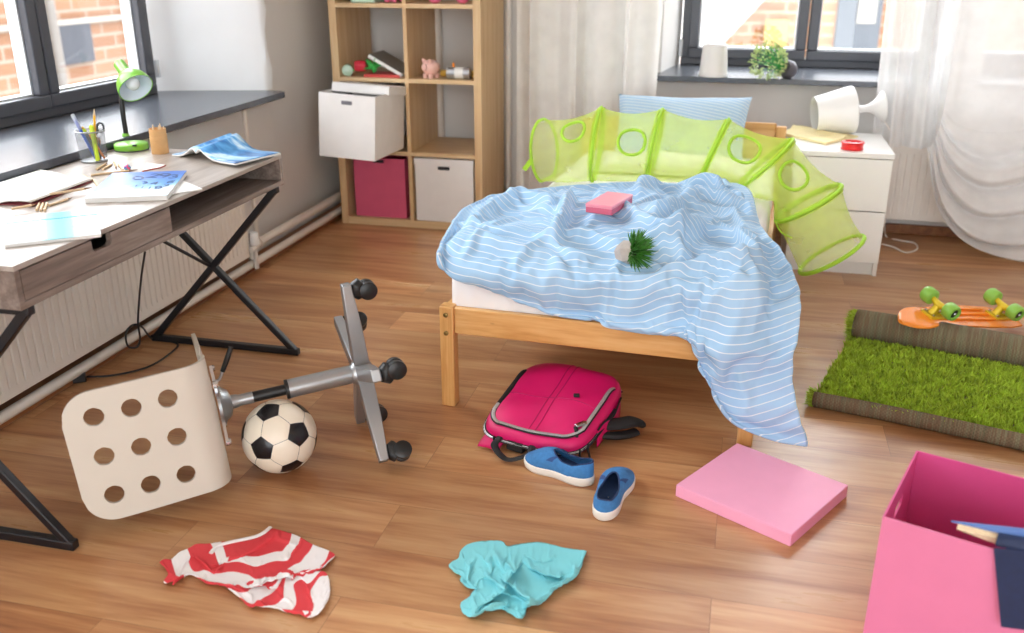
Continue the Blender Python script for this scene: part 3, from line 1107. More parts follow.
def build_radiators():
    xa, xb, y0, y1, z0, z1 = -2.062, WX + 0.012, 0.9, 3.545, 0.098, 0.60
    t = thing('radiator', 'long white panel radiator behind the desk legs', 'radiator', (xa, (y0 + y1) / 2, z0))
    m = MB()
    grooved(m, (xa, y0, 0), (xa, y1, 0), (1, 0, 0), z0, z1)
    m.build('front_panel', 'radiator', t, smooth=30)
    m = MB()
    m.box(xb, xa - 0.007, y0 + .002, y1 - .002, z0 + .004, z1 - 0.004)
    m.build('core', 'radiator', t, smooth=30, bevel=0.004)
    v = MB()
    v.tube([(xa + .004, y1 + 0.005, z0 + 0.03), (xa + .004, y1 + 0.062, z0 + 0.03)], 0.013, 14)
    v.tube([(xa + .004, y1 + 0.045, z0 + 0.03), (xa + .004, y1 + 0.045, 0.03)], 0.010, 12)
    v.build('valve', 'pipe', t)
    k = MB().lathe([(0.018, 0), (0.021, .004), (0.021, .05), (0.017, .058)], 16, frame_z((xa + 0.004, y1 + 0.045, z0 + 0.042), (0, 0, 1))).build('thermostat_knob', 'white_plastic', t)
    o = MB().tube([(-2.086, -4, 0.045), (-2.086, 4.9, 0.045)], 0.0175, 14).build('heating_pipe', 'pipe')
    tag(o, 'lower white heating pipe running along the floor edge', 'pipe')
    m = MB().tube([(-2.098, 3.66, 0.118), (-2.098, 4.9, 0.118)], 0.019, 14)
    m.tube([(-2.098, 3.655, 0.118), (-2.098, 3.63, 0.10), (-2.095, 3.62, 0.06)], 0.016, 12)
    m.tube([(-2.098, 3.69, 0.118), (-2.098, 3.72, 0.118)], 0.024, 14)
    tag(m.build('heating_pipe', 'pipe'), 'upper white heating pipe on the wall left of the bookcase', 'pipe')
    m = MB().tube([(-2.104, 3.70, 0.13), (-2.104, 3.70, 0.718)], 0.010, 12)
    tag(m.build('heating_pipe', 'pipe'), 'thin upright white pipe beside the radiator end under the sill', 'pipe')
    # radiator under the far window, with a grille on top
    x0, x1, ya, yb, z0, z1 = 0.30, 1.62, 4.845, 4.945, 0.108, 0.480
    t = thing('radiator', 'white radiator with a slotted top between cabinet and curtain', 'radiator', ((x0 + x1) / 2, ya, z0))
    m = MB()
    grooved(m, (x0, ya, 0), (x1, ya, 0), (0, -1, 0), z0, z1 - 0.012, depth=0.004)
    m.build('front_panel', 'radiator', t, smooth=30)
    m = MB()
    m.box(x0, x1, ya + 0.006, yb, z0 + 0.003, z1 - 0.02)
    m.build('core', 'radiator', t, smooth=30, bevel=0.004)
    m = MB()
    m.box(x0 - .002, x1 + .002, ya - 0.002, ya + 0.012, z1 - 0.014, z1)
    m.box(x0 - .002, x1 + .002, yb - 0.012, yb, z1 - 0.014, z1)
    x = x0
    while x < x1:
        m.box(x, x + 0.007, ya + 0.012, yb - 0.012, z1 - 0.008, z1 - .001)
        x += 0.0145
    m.build('top_grille', 'radiator', t, smooth=0)


build_radiators()

# ------------------------------------------------------------------ tipped desk chair
RCH = Matrix(((.134, .566, -.814, -.997), (-.048, -.816, -.576, 2.235), (-.990, .116, -.082, .235), (0, 0, 0, 1)))


def ortho(m):
    z = Vector((m[0][2], m[1][2], m[2][2])).normalized()
    x = Vector((m[0][0], m[1][0], m[2][0]))
    x = (x - z * x.dot(z)).normalized()
    y = z.cross(x)
    o = Matrix.Identity(4)
    for i, c in enumerate((x, y, z)):
        o[0][i], o[1][i], o[2][i] = c
    o.translation = m.translation
    return o


RCH = ortho(RCH)


def build_chair():
    t = thing('desk_chair', 'white swivel desk chair with a holed back, lying tipped on its side', 'chair', RCH.translation, RCH.to_3x3())
    C = RCH
    # one bent shell: seat plus backrest, cut with nine round holes. profile runs along the seat to the back and up
    W2 = 0.169
    prof = []
    for y in np.linspace(-0.205, 0.115, 18):
        prof.append((y, 0.398 + 0.012 * (abs((y + .02)) / .2) ** 2 * (1 if y < -.02 else .3)))
    for a in np.linspace(0, 1, 10)[1:]:
        th = a * R(94)
        prof.append((0.115 + 0.062 * math.sin(th), 0.400 + 0.062 * (1 - math.cos(th))))
    yl, zl = prof[-1]
    nb = 30
    for i in range(1, nb + 1):
        u = i / nb
        prof.append((yl + (0.197 - yl) * u + 0.004 * math.sin(u * PI), zl + (0.742 - zl) * u))
    Pn = len(prof)
    arc = [0]
    for i in range(1, Pn):
        arc.append(arc[-1] + math.dist(prof[i], prof[i - 1]))
    nx = 40
    total = arc[-1]

    def halfw(s):
        # rounded corners at both ends
        rc = 0.075
        e = min(s, total - s)
        if e < rc:
            return W2 - rc + math.sqrt(max(0, rc * rc - (rc - e) ** 2))
        return W2
    # 2-D triangulation in (x, s) with the holes, then bent
    hz = [0.585 + k * 0.085 for k in (1, 0, -1)]

    def s_of(z):
        for i in range(Pn - 1, 0, -1):
            if prof[i - 1][1] <= z <= prof[i][1] and arc[i] > 0.4:
                f = (z - prof[i - 1][1]) / (prof[i][1] - prof[i - 1][1] + 1e-9)
                return arc[i - 1] + f * (arc[i] - arc[i - 1])
        return arc[-1]
    V, E = [], []

    def loop(pts):
        o = len(V)
        V.extend(Vector(p) for p in pts)
        E.extend((o + i, o + (i + 1) % len(pts)) for i in range(len(pts)))
    ss = np.concatenate([np.linspace(0, 0.075, 12), np.linspace(0.095, total - 0.095, 40), np.linspace(total - 0.075, total, 12)])
    out = [(halfw(s), s) for s in ss] + [(-halfw(s), s) for s in ss[::-1]]
    out2 = [out[0]]
    for p in out[1:]:
        if math.dist(p, out2[-1]) > 1e-4:
            out2.append(p)
    if math.dist(out2[0], out2[-1]) < 1e-4:
        out2.pop()
    ends = [(x, 0.0) for x in ()]
    loop(out2)
    holes = []
    for i in (-1, 0, 1):
        for z in hz:
            c = (i * 0.103, s_of(z))
            holes.append(c)
            loop([(c[0] + 0.0235 * math.cos(a), c[1] + 0.0235 * math.sin(a)) for a in np.linspace(0, 2 * PI, 25)[:-1]])
    for x in np.linspace(-W2, W2, 27)[1:-1]:
        for s in np.linspace(0, total, 62)[1:-1]:
            if abs(x) < halfw(s) - 0.006 and all(math.hypot(x - h[0], s - h[1]) > 0.030 for h in holes):
                V.append(Vector((x, s)))
    res = delaunay_2d_cdt(V, E, [], 1, 1e-5)
    vv, ff = res[0], res[2]
    arcn, py, pz = np.array(arc), np.array([p[0] for p in prof]), np.array([p[1] for p in prof])
    v3 = []
    for p in vv:
        x, s = p.x, p.y
        y, z = np.interp(s, arcn, py), np.interp(s, arcn, pz)
        dish = 0.010 * (x / W2) ** 2 if s < 0.3 else 0.0
        back = 0.0
        v3.append((x - 0.006, y + back, z + dish))
    keep = [f for f in ff if all(math.hypot(sum(vv[i].x for i in f) / len(f) - h[0], sum(vv[i].y for i in f) / len(f) - h[1]) > 0.0228 for h in holes)]
    shell = MB().add(v3, keep, C).build('seat_shell', 'shell', t, smooth=180, solid=0.010, soff=0.0)
    es = shell.modifiers.new('crisp_edges', 'EDGE_SPLIT')
    es.split_angle = R(45)
    # tilt mechanism plate under the seat with its bolts and the lever
    m = MB()
    m.lathe([(0.018, 0.335), (0.020, 0.352), (0.036, 0.358), (0.046, 0.372), (0.060, 0.380), (0.060, 0.388)], 28, C)
    m.build('seat_mount', 'silver', t)
    m = MB()
    for sx, sy in ((-1, -1), (1, -1), (-1, 1), (1, 1)):
        m.bar(C @ Vector((0, 0, 0.383)), C @ Vector((sx * 0.085, sy * 0.075, 0.386)), 0.030, 0.008, C.to_3x3() @ Vector((0, 0, 1)))
        m.lathe([(0.009, 0.376), (0.010, 0.380), (0.010, 0.39)], 10, C @ Matrix.Translation((sx * 0.083, sy * 0.073, 0)))
    m.build('mount_plate', 'chrome', t, smooth=30)
    lv = [C @ Vector((-0.045, 0.0, 0.378)), at(214, 383, y=2.025), at(219.5, 379, y=2.035), at(223, 370, y=2.045)]
    l = MB().tube(smooth_curve(lv, 6), 0.0042, 10).build('height_lever', 'silver', t)
    MB().tube([at(222.5, 371.5, y=2.045), at(227, 359, y=2.055), at(231, 347, y=2.065)], [0.0065, 0.0078, 0.0066], 12).build('lever_grip', 'black_plastic', l)
    # gas strut: black rod inside a silver column
    MB().lathe([(0.0150, 0.20), (0.0150, 0.325)], 20, C).build('gas_rod', 'black_plastic', t)
    MB().lathe([(0.016, 0.295), (0.016, 0.335)], 20, C).build('rod_collar', 'silver', t)
    c = MB().lathe([(0.024, -0.01), (0.0265, 0.0), (0.0265, 0.199), (0.023, 0.203)], 28, C).build('column', 'silver', t)
    MB().lathe([(0.0235, 0.196), (0.0275, 0.198), (0.0275, 0.206), (0.0155, 0.207)], 28, C).build('column_ring', 'black_plastic', c)
    # five-armed base
    m = MB().lathe([(0.018, -0.042), (0.030, -0.036), (0.034, -0.02), (0.034, 0.012), (0.027, 0.022)], 30, C)
    m.build('hub', 'silver', t)
    for k in range(5):
        a = 3.084 + k * 2 * PI / 5
        A = C @ Matrix.Rotation(a, 4, 'Z')
        rows = []
        for r_, w, h0, h1 in ((0.024, 0.042, -0.034, 0.010), (0.15, 0.038, -0.028, 0.010), (0.264, 0.034, -0.018, 0.008)):
            rows.append([A @ Vector((r_, y, z)) for y, z in ((-w / 2, h0), (w / 2, h0), (w / 2, h1), (-w / 2, h1))])
        b = MB().grid(rows, closed_u=True)
        b.f.append((0, 1, 2, 3))
        b.f.append((11, 10, 9, 8))
        leg = b.build('base_leg', 'silver', t, smooth=30, bevel=0.003)
        # twin-wheel caster hanging off the end
        sw = 0.0
        bestd = -1
        for q in range(24):
            ax_ = (A @ Matrix.Rotation(q * PI / 12, 4, 'Z')).to_3x3() @ Vector((0, 1, 0))
            if abs(ax_.dot((CAM - A.translation).normalized())) > bestd:
                bestd, sw = abs(ax_.dot((CAM - A.translation).normalized())), q * PI / 12 + (0.35 if k % 2 else -0.3)
        K = A @ Matrix.Translation((0.243, 0, -0.018)) @ Matrix.Rotation(sw, 4, 'Z')
        MB().lathe([(0.009, -0.022), (0.009, 0.0)], 12, K).build('caster_stem', 'black_plastic', leg)
        cs = MB()
        cs.box(-0.020, 0.018, -0.002, 0.002, -0.046, -0.018, K)
        cs.tube([K @ Vector((-0.022, 0, -0.026)), K @ Vector((-0.010, 0, -0.017)), K @ Vector((0.012, 0, -0.018)), K @ Vector((0.022, 0, -0.03))], [0.014, 0.021, 0.021, 0.013], 12)
        ca = cs.build('caster', 'black_plastic', leg, smooth=40, bevel=0.002)
        for sgn in (-1, 1):
            Kw = frame_z(K @ Vector((-0.006, sgn * 0.0125, -0.044)), K.to_3x3() @ Vector((0, sgn, 0)))
            MB().lathe([(0.022, -0.0105), (0.0255, -0.008), (0.0255, 0.007), (0.021, 0.010), (0.006, 0.0115)], 22, Kw).build('wheel', 'black_plastic', ca)


build_chair()

# ------------------------------------------------------------------ football under the chair column
def build_football():
    r = 0.102
    d = ray(279.5, 436)
    k = (r - CAMH) / d.z
    c = CAM + d * k
    ph = (1 + 5 ** .5) / 2
    ico = [Vector(p).normalized() for p in [(0, s1, s2 * ph) for s1 in (1, -1) for s2 in (1, -1)] + [(s1, s2 * ph, 0) for s1 in (1, -1) for s2 in (1, -1)] + [(s2 * ph, 0, s1) for s1 in (1, -1) for s2 in (1, -1)]]
    nb = [[j for j in range(12) if j != i and ico[i].dot(ico[j]) > 0.4] for i in range(12)]
    # turn the solid so three dark patches face the camera as photographed
    tocam = (CAM - c).normalized()
    rx = RT
    uy = tocam.cross(rx).normalized()
    def vdir(px, py):
        a, b = (px - 279.5) / 38.5, -(py - 435) / 38.5
        return (rx * a + uy * b + tocam * math.sqrt(max(0, 1 - a * a - b * b))).normalized()
    T = [vdir(268.4, 410.8), vdir(300, 431.3), vdir(263.7, 447)]
    best = None
    for i in range(12):
        for j in nb[i]:
            for k2 in nb[i]:
                if k2 in nb[j]:
                    S = [ico[i], ico[j], ico[k2]]
                    H = np.zeros((3, 3))
                    for a_, b_ in zip(S, T):
                        H += np.outer(np.array(b_), np.array(a_))
                    U, s_, Vt = np.linalg.svd(H)
                    Rm = U @ np.diag([1, 1, np.linalg.det(U @ Vt)]) @ Vt
                    e = sum((Vector(Rm @ np.array(a_)) - b_).length for a_, b_ in zip(S, T))
                    if best is None or e < best[0]:
                        best = (e, Rm)
    Rm = best[1]
    P12 = [Vector(Rm @ np.array(v)) for v in ico]
    # 20 hexagons, 12 pentagons: each a domed panel with a slight seam
    tri = [(i, j, k3) for i in range(12) for j in nb[i] for k3 in nb[j] if i < j < k3 and k3 in nb[i]]

    def panel(corners, shrink=0.985):
        cen = sum(corners, Vector()) / len(corners)
        cen.normalize()
        v, f = [cen * r], []
        n = len(corners)
        m = 5
        rings = []
        for q in range(1, m + 1):
            ring = []
            for i in range(n):
                a, b = corners[i], corners[(i + 1) % n]
                for s in range(q):
                    e = a + (b - a) * (s / q)
                    p = (cen + (e - cen) * (q / m * shrink)).normalized()
                    rr = r * (1.0 if q < m else 0.990)
                    ring.append(len(v))
                    v.append(p * rr)
            rings.append(ring)
        R1 = rings[0]
        for i in range(n):
            f.append((0, R1[i], R1[(i + 1) % n]))
        for q in range(1, m):
            A, B = rings[q - 1], rings[q]
            la, lb = len(A), len(B)
            for i in range(n):
                for s in range(q + 1):
                    b0, b1 = B[(i * (q + 1) + s) % lb], B[(i * (q + 1) + s + 1) % lb]
                    a0 = A[(i * q + min(s, q)) % la]
                    f.append((a0, b0, b1))
                    if s < q:
                        f.append((a0, b1, A[(i * q + s + 1) % la]))
        return [p + c for p in v], f
    t = thing('football', 'black and white leather football lying under the tipped chair', 'ball', (c.x, c.y, 0))
    MB().ball(c, r * 0.985, n=40).build('bladder', 'darkgrey', t)
    for i in range(12):
        cs = sorted(nb[i], key=lambda j: math.atan2((P12[j] - P12[i]).dot(P12[i].orthogonal().cross(P12[i])), (P12[j] - P12[i]).dot(P12[i].orthogonal())))
        v, f = panel([P12[i] + (P12[j] - P12[i]) / 3 for j in cs])
        MB().add(v, f).build('black_patch', 'ball_black', t, smooth=180)
    for a, b, d3 in tri:
        cs = []
        for p, q in ((a, b), (b, d3), (d3, a)):
            cs += [P12[p] + (P12[q] - P12[p]) / 3, P12[p] + (P12[q] - P12[p]) * 2 / 3]
        v, f = panel(cs)
        MB().add(v, f).build('white_patch', 'ball_white', t, smooth=180)


M['ball_black'] = plain('black leather', '#131318', 0.25, var=0.1)
M['ball_white'] = plain('cream leather', '#ece2d0', 0.32, var=0.03)
build_football()
# ------------------------------------------------------------------ bedding
IBED = MBED.inverted()


def bed_plane(px, py, yl=None, xl=None, z=None):
    """point of the photograph on a plane given in the bed's own axes"""
    d = ray(px, py)
    if z is not None:
        return CAM + d * ((z - CAMH) / d.z)
    o = IBED @ CAM
    dl = IBED.to_3x3() @ d
    k = (yl - o.y) / dl.y if yl is not None else (xl - o.x) / dl.x
    return CAM + d * k


def resample(P, n):
    P = [Vector(p) for p in P]
    L = [0]
    for a, b in zip(P, P[1:]):
        L.append(L[-1] + (b - a).length)
    out = []
    for i in range(n):
        s = L[-1] * i / (n - 1)
        k = 0
        while k < len(L) - 2 and L[k + 1] < s:
            k += 1
        f = (s - L[k]) / (L[k + 1] - L[k] + 1e-9)
        out.append(P[k] + (P[k + 1] - P[k]) * min(1, max(0, f)))
    return np.array([tuple(p) for p in out])


def grid_sets(ns, nt, P, gs=1.0, gt=1.0, kb=0.12):
    idx = np.arange(ns * nt).reshape(nt, ns)
    def pair(a, b):
        return np.stack([a.ravel(), b.ravel()], 1)
    Es = pair(idx[:, :-1], idx[:, 1:])
    Et = pair(idx[:-1, :], idx[1:, :])
    Ed = np.concatenate([pair(idx[:-1, :-1], idx[1:, 1:]), pair(idx[:-1, 1:], idx[1:, :-1])])
    Bs = pair(idx[:, :-2], idx[:, 2:])
    Bt = pair(idx[:-2, :], idx[2:, :])
    def ln(E, g):
        return np.sqrt(((P[E[:, 0]] - P[E[:, 1]]) ** 2).sum(1)) * g
    return [(Es, ln(Es, gs), 1.0), (Et, ln(Et, gt), 1.0), (Ed, ln(Ed, (gs + gt) / 2), 0.35), (Bs, ln(Bs, gs), kb), (Bt, ln(Bt, gt), kb)]


def ridge_field(px, py, ridges, width):
    """px, py arrays of picture positions; ridges: (points, height); gives the summed fold heights"""
    h = np.zeros(len(px))
    for pts, amp in ridges:
        best = np.full(len(px), 1e9)
        for (x0, y0), (x1, y1) in zip(pts, pts[1:]):
            dx, dy = x1 - x0, y1 - y0
            t = np.clip(((px - x0) * dx + (py - y0) * dy) / (dx * dx + dy * dy + 1e-9), 0, 1)
            best = np.minimum(best, np.hypot(px - x0 - t * dx, (py - y0 - t * dy) * 1.7))
        h += amp * np.exp(-(best / width) ** 2)
    return h


def vnoise(n, m, ang, fx, fy, rng, k=24):
    """smooth directional noise as a sum of waves"""
    out = 0
    for _ in range(k):
        a = ang + rng.normal(0, 0.5)
        f = rng.uniform(fx, fy)
        out = out + np.sin(2 * PI * f * (n * math.cos(a) + m * math.sin(a)) + rng.uniform(0, 6.28))
    return out / math.sqrt(k)


DUVET = {}


def build_duvet():
    ns, nt = 118, 104
    B = bed_plane
    front = [B(440, 252, yl=.016), B(453, 276, yl=.016), B(490, 291, yl=.014), B(530, 306, yl=.012), B(580, 320, yl=.006), B(640, 333, yl=-.004), B(684, 339, yl=-.014),
             B(697, 357, yl=-.022), B(712, 387, yl=-.034), B(735, 420, yl=-.05), B(770, 437, yl=-.066), B(807, 447, yl=-.08)]
    right = [B(807, 447, yl=-.08), B(798, 410, yl=-.06), B(792, 375, yl=-.03), B(796, 345, yl=.0), B(801, 312, yl=.05), B(799, 290, yl=.11), B(791, 266, yl=.22), B(779, 247, yl=.34),
             B(765, 230, yl=.46), B(748, 208, z=.49), B(722, 188, z=.52)]
    back = [B(470, 204, z=.53), B(500, 193, z=.555), B(545, 187, z=.575), B(590, 183, z=.58), B(640, 181, z=.575), B(690, 184, z=.555), B(722, 188, z=.52)]
    left = [B(440, 252, yl=.016), B(451, 226, z=.525), B(461, 210, z=.53), B(470, 204, z=.53)]
    F, Bk = resample(smooth_curve(front, 6), ns), resample(smooth_curve(back, 6), ns)
    Lf, Rt = resample(smooth_curve(left, 6), nt), resample(smooth_curve(right, 6), nt)
    s = np.linspace(0, 1, ns)[None, :, None]
    t = np.linspace(0, 1, nt)[:, None, None]
    C = (1 - t) * F[None] + t * Bk[None] + (1 - s) * Lf[:, None] + s * Rt[:, None] - ((1 - s) * (1 - t) * F[0] + s * (1 - t) * F[-1] + (1 - s) * t * Bk[0] + s * t * Bk[-1])
    P = C.reshape(-1, 3).copy()
    S, T = np.broadcast_to(s[..., 0], (nt, ns)).ravel(), np.broadcast_to(t[..., 0], (nt, ns)).ravel()
    inside = np.minimum(np.minimum(S, 1 - S), np.minimum(T, 1 - T))
    lift = np.clip(inside / 0.12, 0, 1)
    Ib = np.array(IBED)[:3]
    loc = P @ Ib[:, :3].T + Ib[:, 3]
    def fill(l):
        """height of the quilt filling over the mattress, rounded off towards the foot and both sides"""
        x, y = l[:, 0], l[:, 1]
        zt = 0.515 + 0.05 * np.clip(y / 0.8, 0, 1) + 0.012 * np.sin(x * 7 + 1) * np.sin(y * 9)
        e1 = np.clip((y - 0.022) / 0.09, 0, 1)
        e2 = np.clip((BW + 0.02 - x) / 0.12, 0, 1)
        e3 = np.clip((x + 0.06) / 0.10, 0, 1)
        e4 = np.clip((1.08 - y) / 0.12, 0, 1)
        k = 1
        for e in (e1, e2, e3, e4):
            k = k * np.sqrt(np.clip(1 - (1 - e) ** 2, 0, 1))
        return np.where(k > 0, 0.36 + (zt - 0.36) * k, 0.0)
    on_top = np.clip((loc[:, 1] + 0.0) / 0.06, 0, 1) * np.clip((BW - loc[:, 0]) / 0.05, 0, 1)
    P[:, 2] = np.maximum(P[:, 2], np.where(inside > 0, fill(loc), 0))
    rng = np.random.default_rng(11)
    pp = np.array([pix(p) for p in P])
    rid = [([(470, 222), (520, 200), (548, 207)], .03), ([(569, 204), (562, 222), (556, 240)], .045), ([(548, 238), (590, 236), (618, 248)], .02),
           ([(640, 194), (680, 189), (716, 190)], .04), ([(655, 216), (700, 202), (755, 207)], .035), ([(650, 240), (690, 232), (740, 245), (788, 288)], .035),
           ([(590, 292), (640, 285), (700, 266), (742, 262)], .025), ([(690, 332), (704, 312), (738, 288)], .03), ([(500, 262), (507, 300)], .018),
           ([(555, 262), (575, 285), (605, 305)], .022), ([(660, 285), (668, 320)], .018), ([(480, 235), (520, 250)], .015), ([(610, 200), (640, 222), (700, 240)], .022), ([(735, 215), (775, 260)], .02)]
    ridge = ridge_field(pp[:, 0], pp[:, 1], rid, 6.0) * 1.15
    wr = 0.012 * np.clip(1 - np.abs(vnoise(loc[:, 0], loc[:, 1], 1.0, 1.5, 4.5, rng)) * 2.2, 0, 1) ** 1.3 + 0.010 * np.clip(1 - np.abs(vnoise(loc[:, 0], loc[:, 1], -0.4, 2, 5.5, rng)) * 2.4, 0, 1) ** 1.3 + vnoise(loc[:, 0], loc[:, 1], 0.3, 3, 9, rng) * 0.0035
    P[:, 2] += lift * (ridge + wr + 0.02) * np.clip(on_top + .2, 0, 1)
    drop = 1 - np.clip(on_top, 0, 1)
    # hanging corner: shallow upright pleats
    fr = np.array(MBED.to_3x3() @ Vector((0, -1, 0)))
    ple = 0.012 * np.sin(S * 58 + T * 4) * lift * drop
    P += fr[None] * (ple + ridge * 0.6 * drop * lift)[:, None]
    C = P.copy()
    sets = grid_sets(ns, nt, P, 1.07, 1.09, 0.07)

    def collide(X, P0):
        l = X @ Ib[:, :3].T + Ib[:, 3]
        for (x0, x1, y0, y1, zt) in ((0.012, BW - 0.016, 0.022, BL, MAT_TOP + 0.032), (-0.006, BW + 0.010, -0.014, BL, 0.350)):
            m = (l[:, 0] > x0) & (l[:, 0] < x1) & (l[:, 1] > y0) & (l[:, 1] < y1) & (l[:, 2] < zt)
            if m.any():
                q = l[m]
                d = np.stack([zt - q[:, 2], q[:, 1] - y0, q[:, 0] - x0, x1 - q[:, 0]], 1)
                w = d.argmin(1)
                q[w == 0, 2] = zt
                q[w == 1, 1] = y0
                q[w == 2, 0] = x0
                q[w == 3, 0] = x1
                l[m] = q
        l[:, 2] = np.maximum(l[:, 2], 0.012)
        l[:, 2] = np.maximum(l[:, 2], fill(l) - 0.004)
        Mb = np.array(MBED)[:3]
        return l @ Mb[:, :3].T + Mb[:, 3]
    b = np.nonzero((S < 1e-6) | (S > 1 - 1e-6) | (T < 1e-6) | (T > 1 - 1e-6))[0]
    P = cloth(P, sets, collide, steps=16, iters=6, gravity=-1.2, damp=0.85, pins=(b, P[b].copy(), 0.35))
    # fabric coordinates: V counts metres across the stripes, slipping along the hanging corner
    G = C.reshape(nt, ns, 3)
    seg = np.sqrt(((G[1:] - G[:-1]) ** 2).sum(2))
    arc = np.concatenate([np.zeros((1, ns)), np.cumsum(seg, 0)], 0)
    off = np.interp(np.linspace(0, 1, ns), [0, .3, .55, .62, .8, 1], [0.04, 0.0, -0.06, -0.10, -0.27, -0.40])
    Vv = (arc * 1.0 + off[None]).ravel()
    uv = np.stack([S * 1.4, Vv + 5], 1)
    m = MB()
    rows = [[Vector(P[i * ns + j]) for j in range(ns)] for i in range(nt)]
    m.grid(rows, uv=[tuple(u) for u in uv])
    o = m.build('duvet', 'duvet', None, smooth=180, solid=0.012, soff=-1, sub=1)
    tag(o, 'light blue striped duvet bunched on the bed with one corner hanging to the floor', 'duvet')
    DUVET['bvh'] = BVHTree.FromPolygons([Vector(p) for p in P], m.f)
    return o


duvet = build_duvet()



def on_duvet(px, py, lift=0.0):
    h = DUVET['bvh'].ray_cast(CAM, ray(px, py))
    p, n = h[0], h[1]
    if n.dot(CAM - p) < 0:
        n = -n
    return p + n * lift, n


def build_pillow():
    a, b, c = bed_plane(622, 94, yl=1.99), bed_plane(749, 97, yl=1.99), None
    w = (b - a).length + 0.03
    up = Vector((0, 0.60, 0.80)).normalized()
    ax = (b - a).normalized()
    up = (up - ax * up.dot(ax)).normalized()
    nrm = ax.cross(up)
    hgt = 0.42
    org = (a + b) / 2 - up * (hgt / 2)
    n = 34
    rng = np.random.default_rng(2)
    front, back, uvf = [], [], []
    for i in range(n):
        v = -1 + 2 * i / (n - 1)
        rf, rb = [], []
        for j in range(n):
            u = -1 + 2 * j / (n - 1)
            e = (max(0, 1 - abs(u) ** 2.6) * max(0, 1 - abs(v) ** 2.6)) ** 0.42
            pu, pv = u * (1 - 0.07 * (1 - v * v)), v * (1 - 0.09 * (1 - u * u))
            pt = org + ax * (pu * w / 2) + up * (pv * hgt / 2)
            wv = 0.004 * math.sin(u * 7 + v * 5) * e
            rf.append(pt - nrm * (-0.075 * e - wv))
            rb.append(pt - nrm * 0.06 * e)
            uvf.append((pu * w / 2 + pv * 0.05, pv * hgt / 2 + pu * 0.06 + 3))
        front.append(rf)
        back.append(rb)
    m = MB().grid(front, uv=uvf)
    m.grid(back, uv=uvf)
    o = m.build('pillow', 'pillow', None, smooth=180)
    tag(o, 'pale blue striped pillow leaning against the pine headboard', 'pillow')
    # flat white pillow lying in front of it
    m = MB()
    rows, rows2 = [], []
    for i in range(n):
        v = -1 + 2 * i / (n - 1)
        r1, r2 = [], []
        for j in range(n):
            u = -1 + 2 * j / (n - 1)
            e = (max(0, 1 - abs(u) ** 3) * max(0, 1 - abs(v) ** 3)) ** 0.4
            x, y = 0.50 + u * 0.33 * (1 - .05 * (1 - v * v)), 1.60 + v * 0.17 * (1 - .05 * (1 - u * u))
            r1.append(MBED @ Vector((x, y, MAT_TOP + 0.016 + 0.05 * e + 0.003 * math.sin(u * 9 + v * 4) * e)))
            r2.append(MBED @ Vector((x, y, MAT_TOP + 0.016 - 0.012 * e)))
        rows.append(r1)
        rows2.append(r2)
    m.grid(rows)
    m.grid(rows2)
    o = m.build('pillow', 'mattress', None, smooth=180)
    tag(o, 'flat white pillow seen through the green net tunnel', 'pillow')


build_pillow()

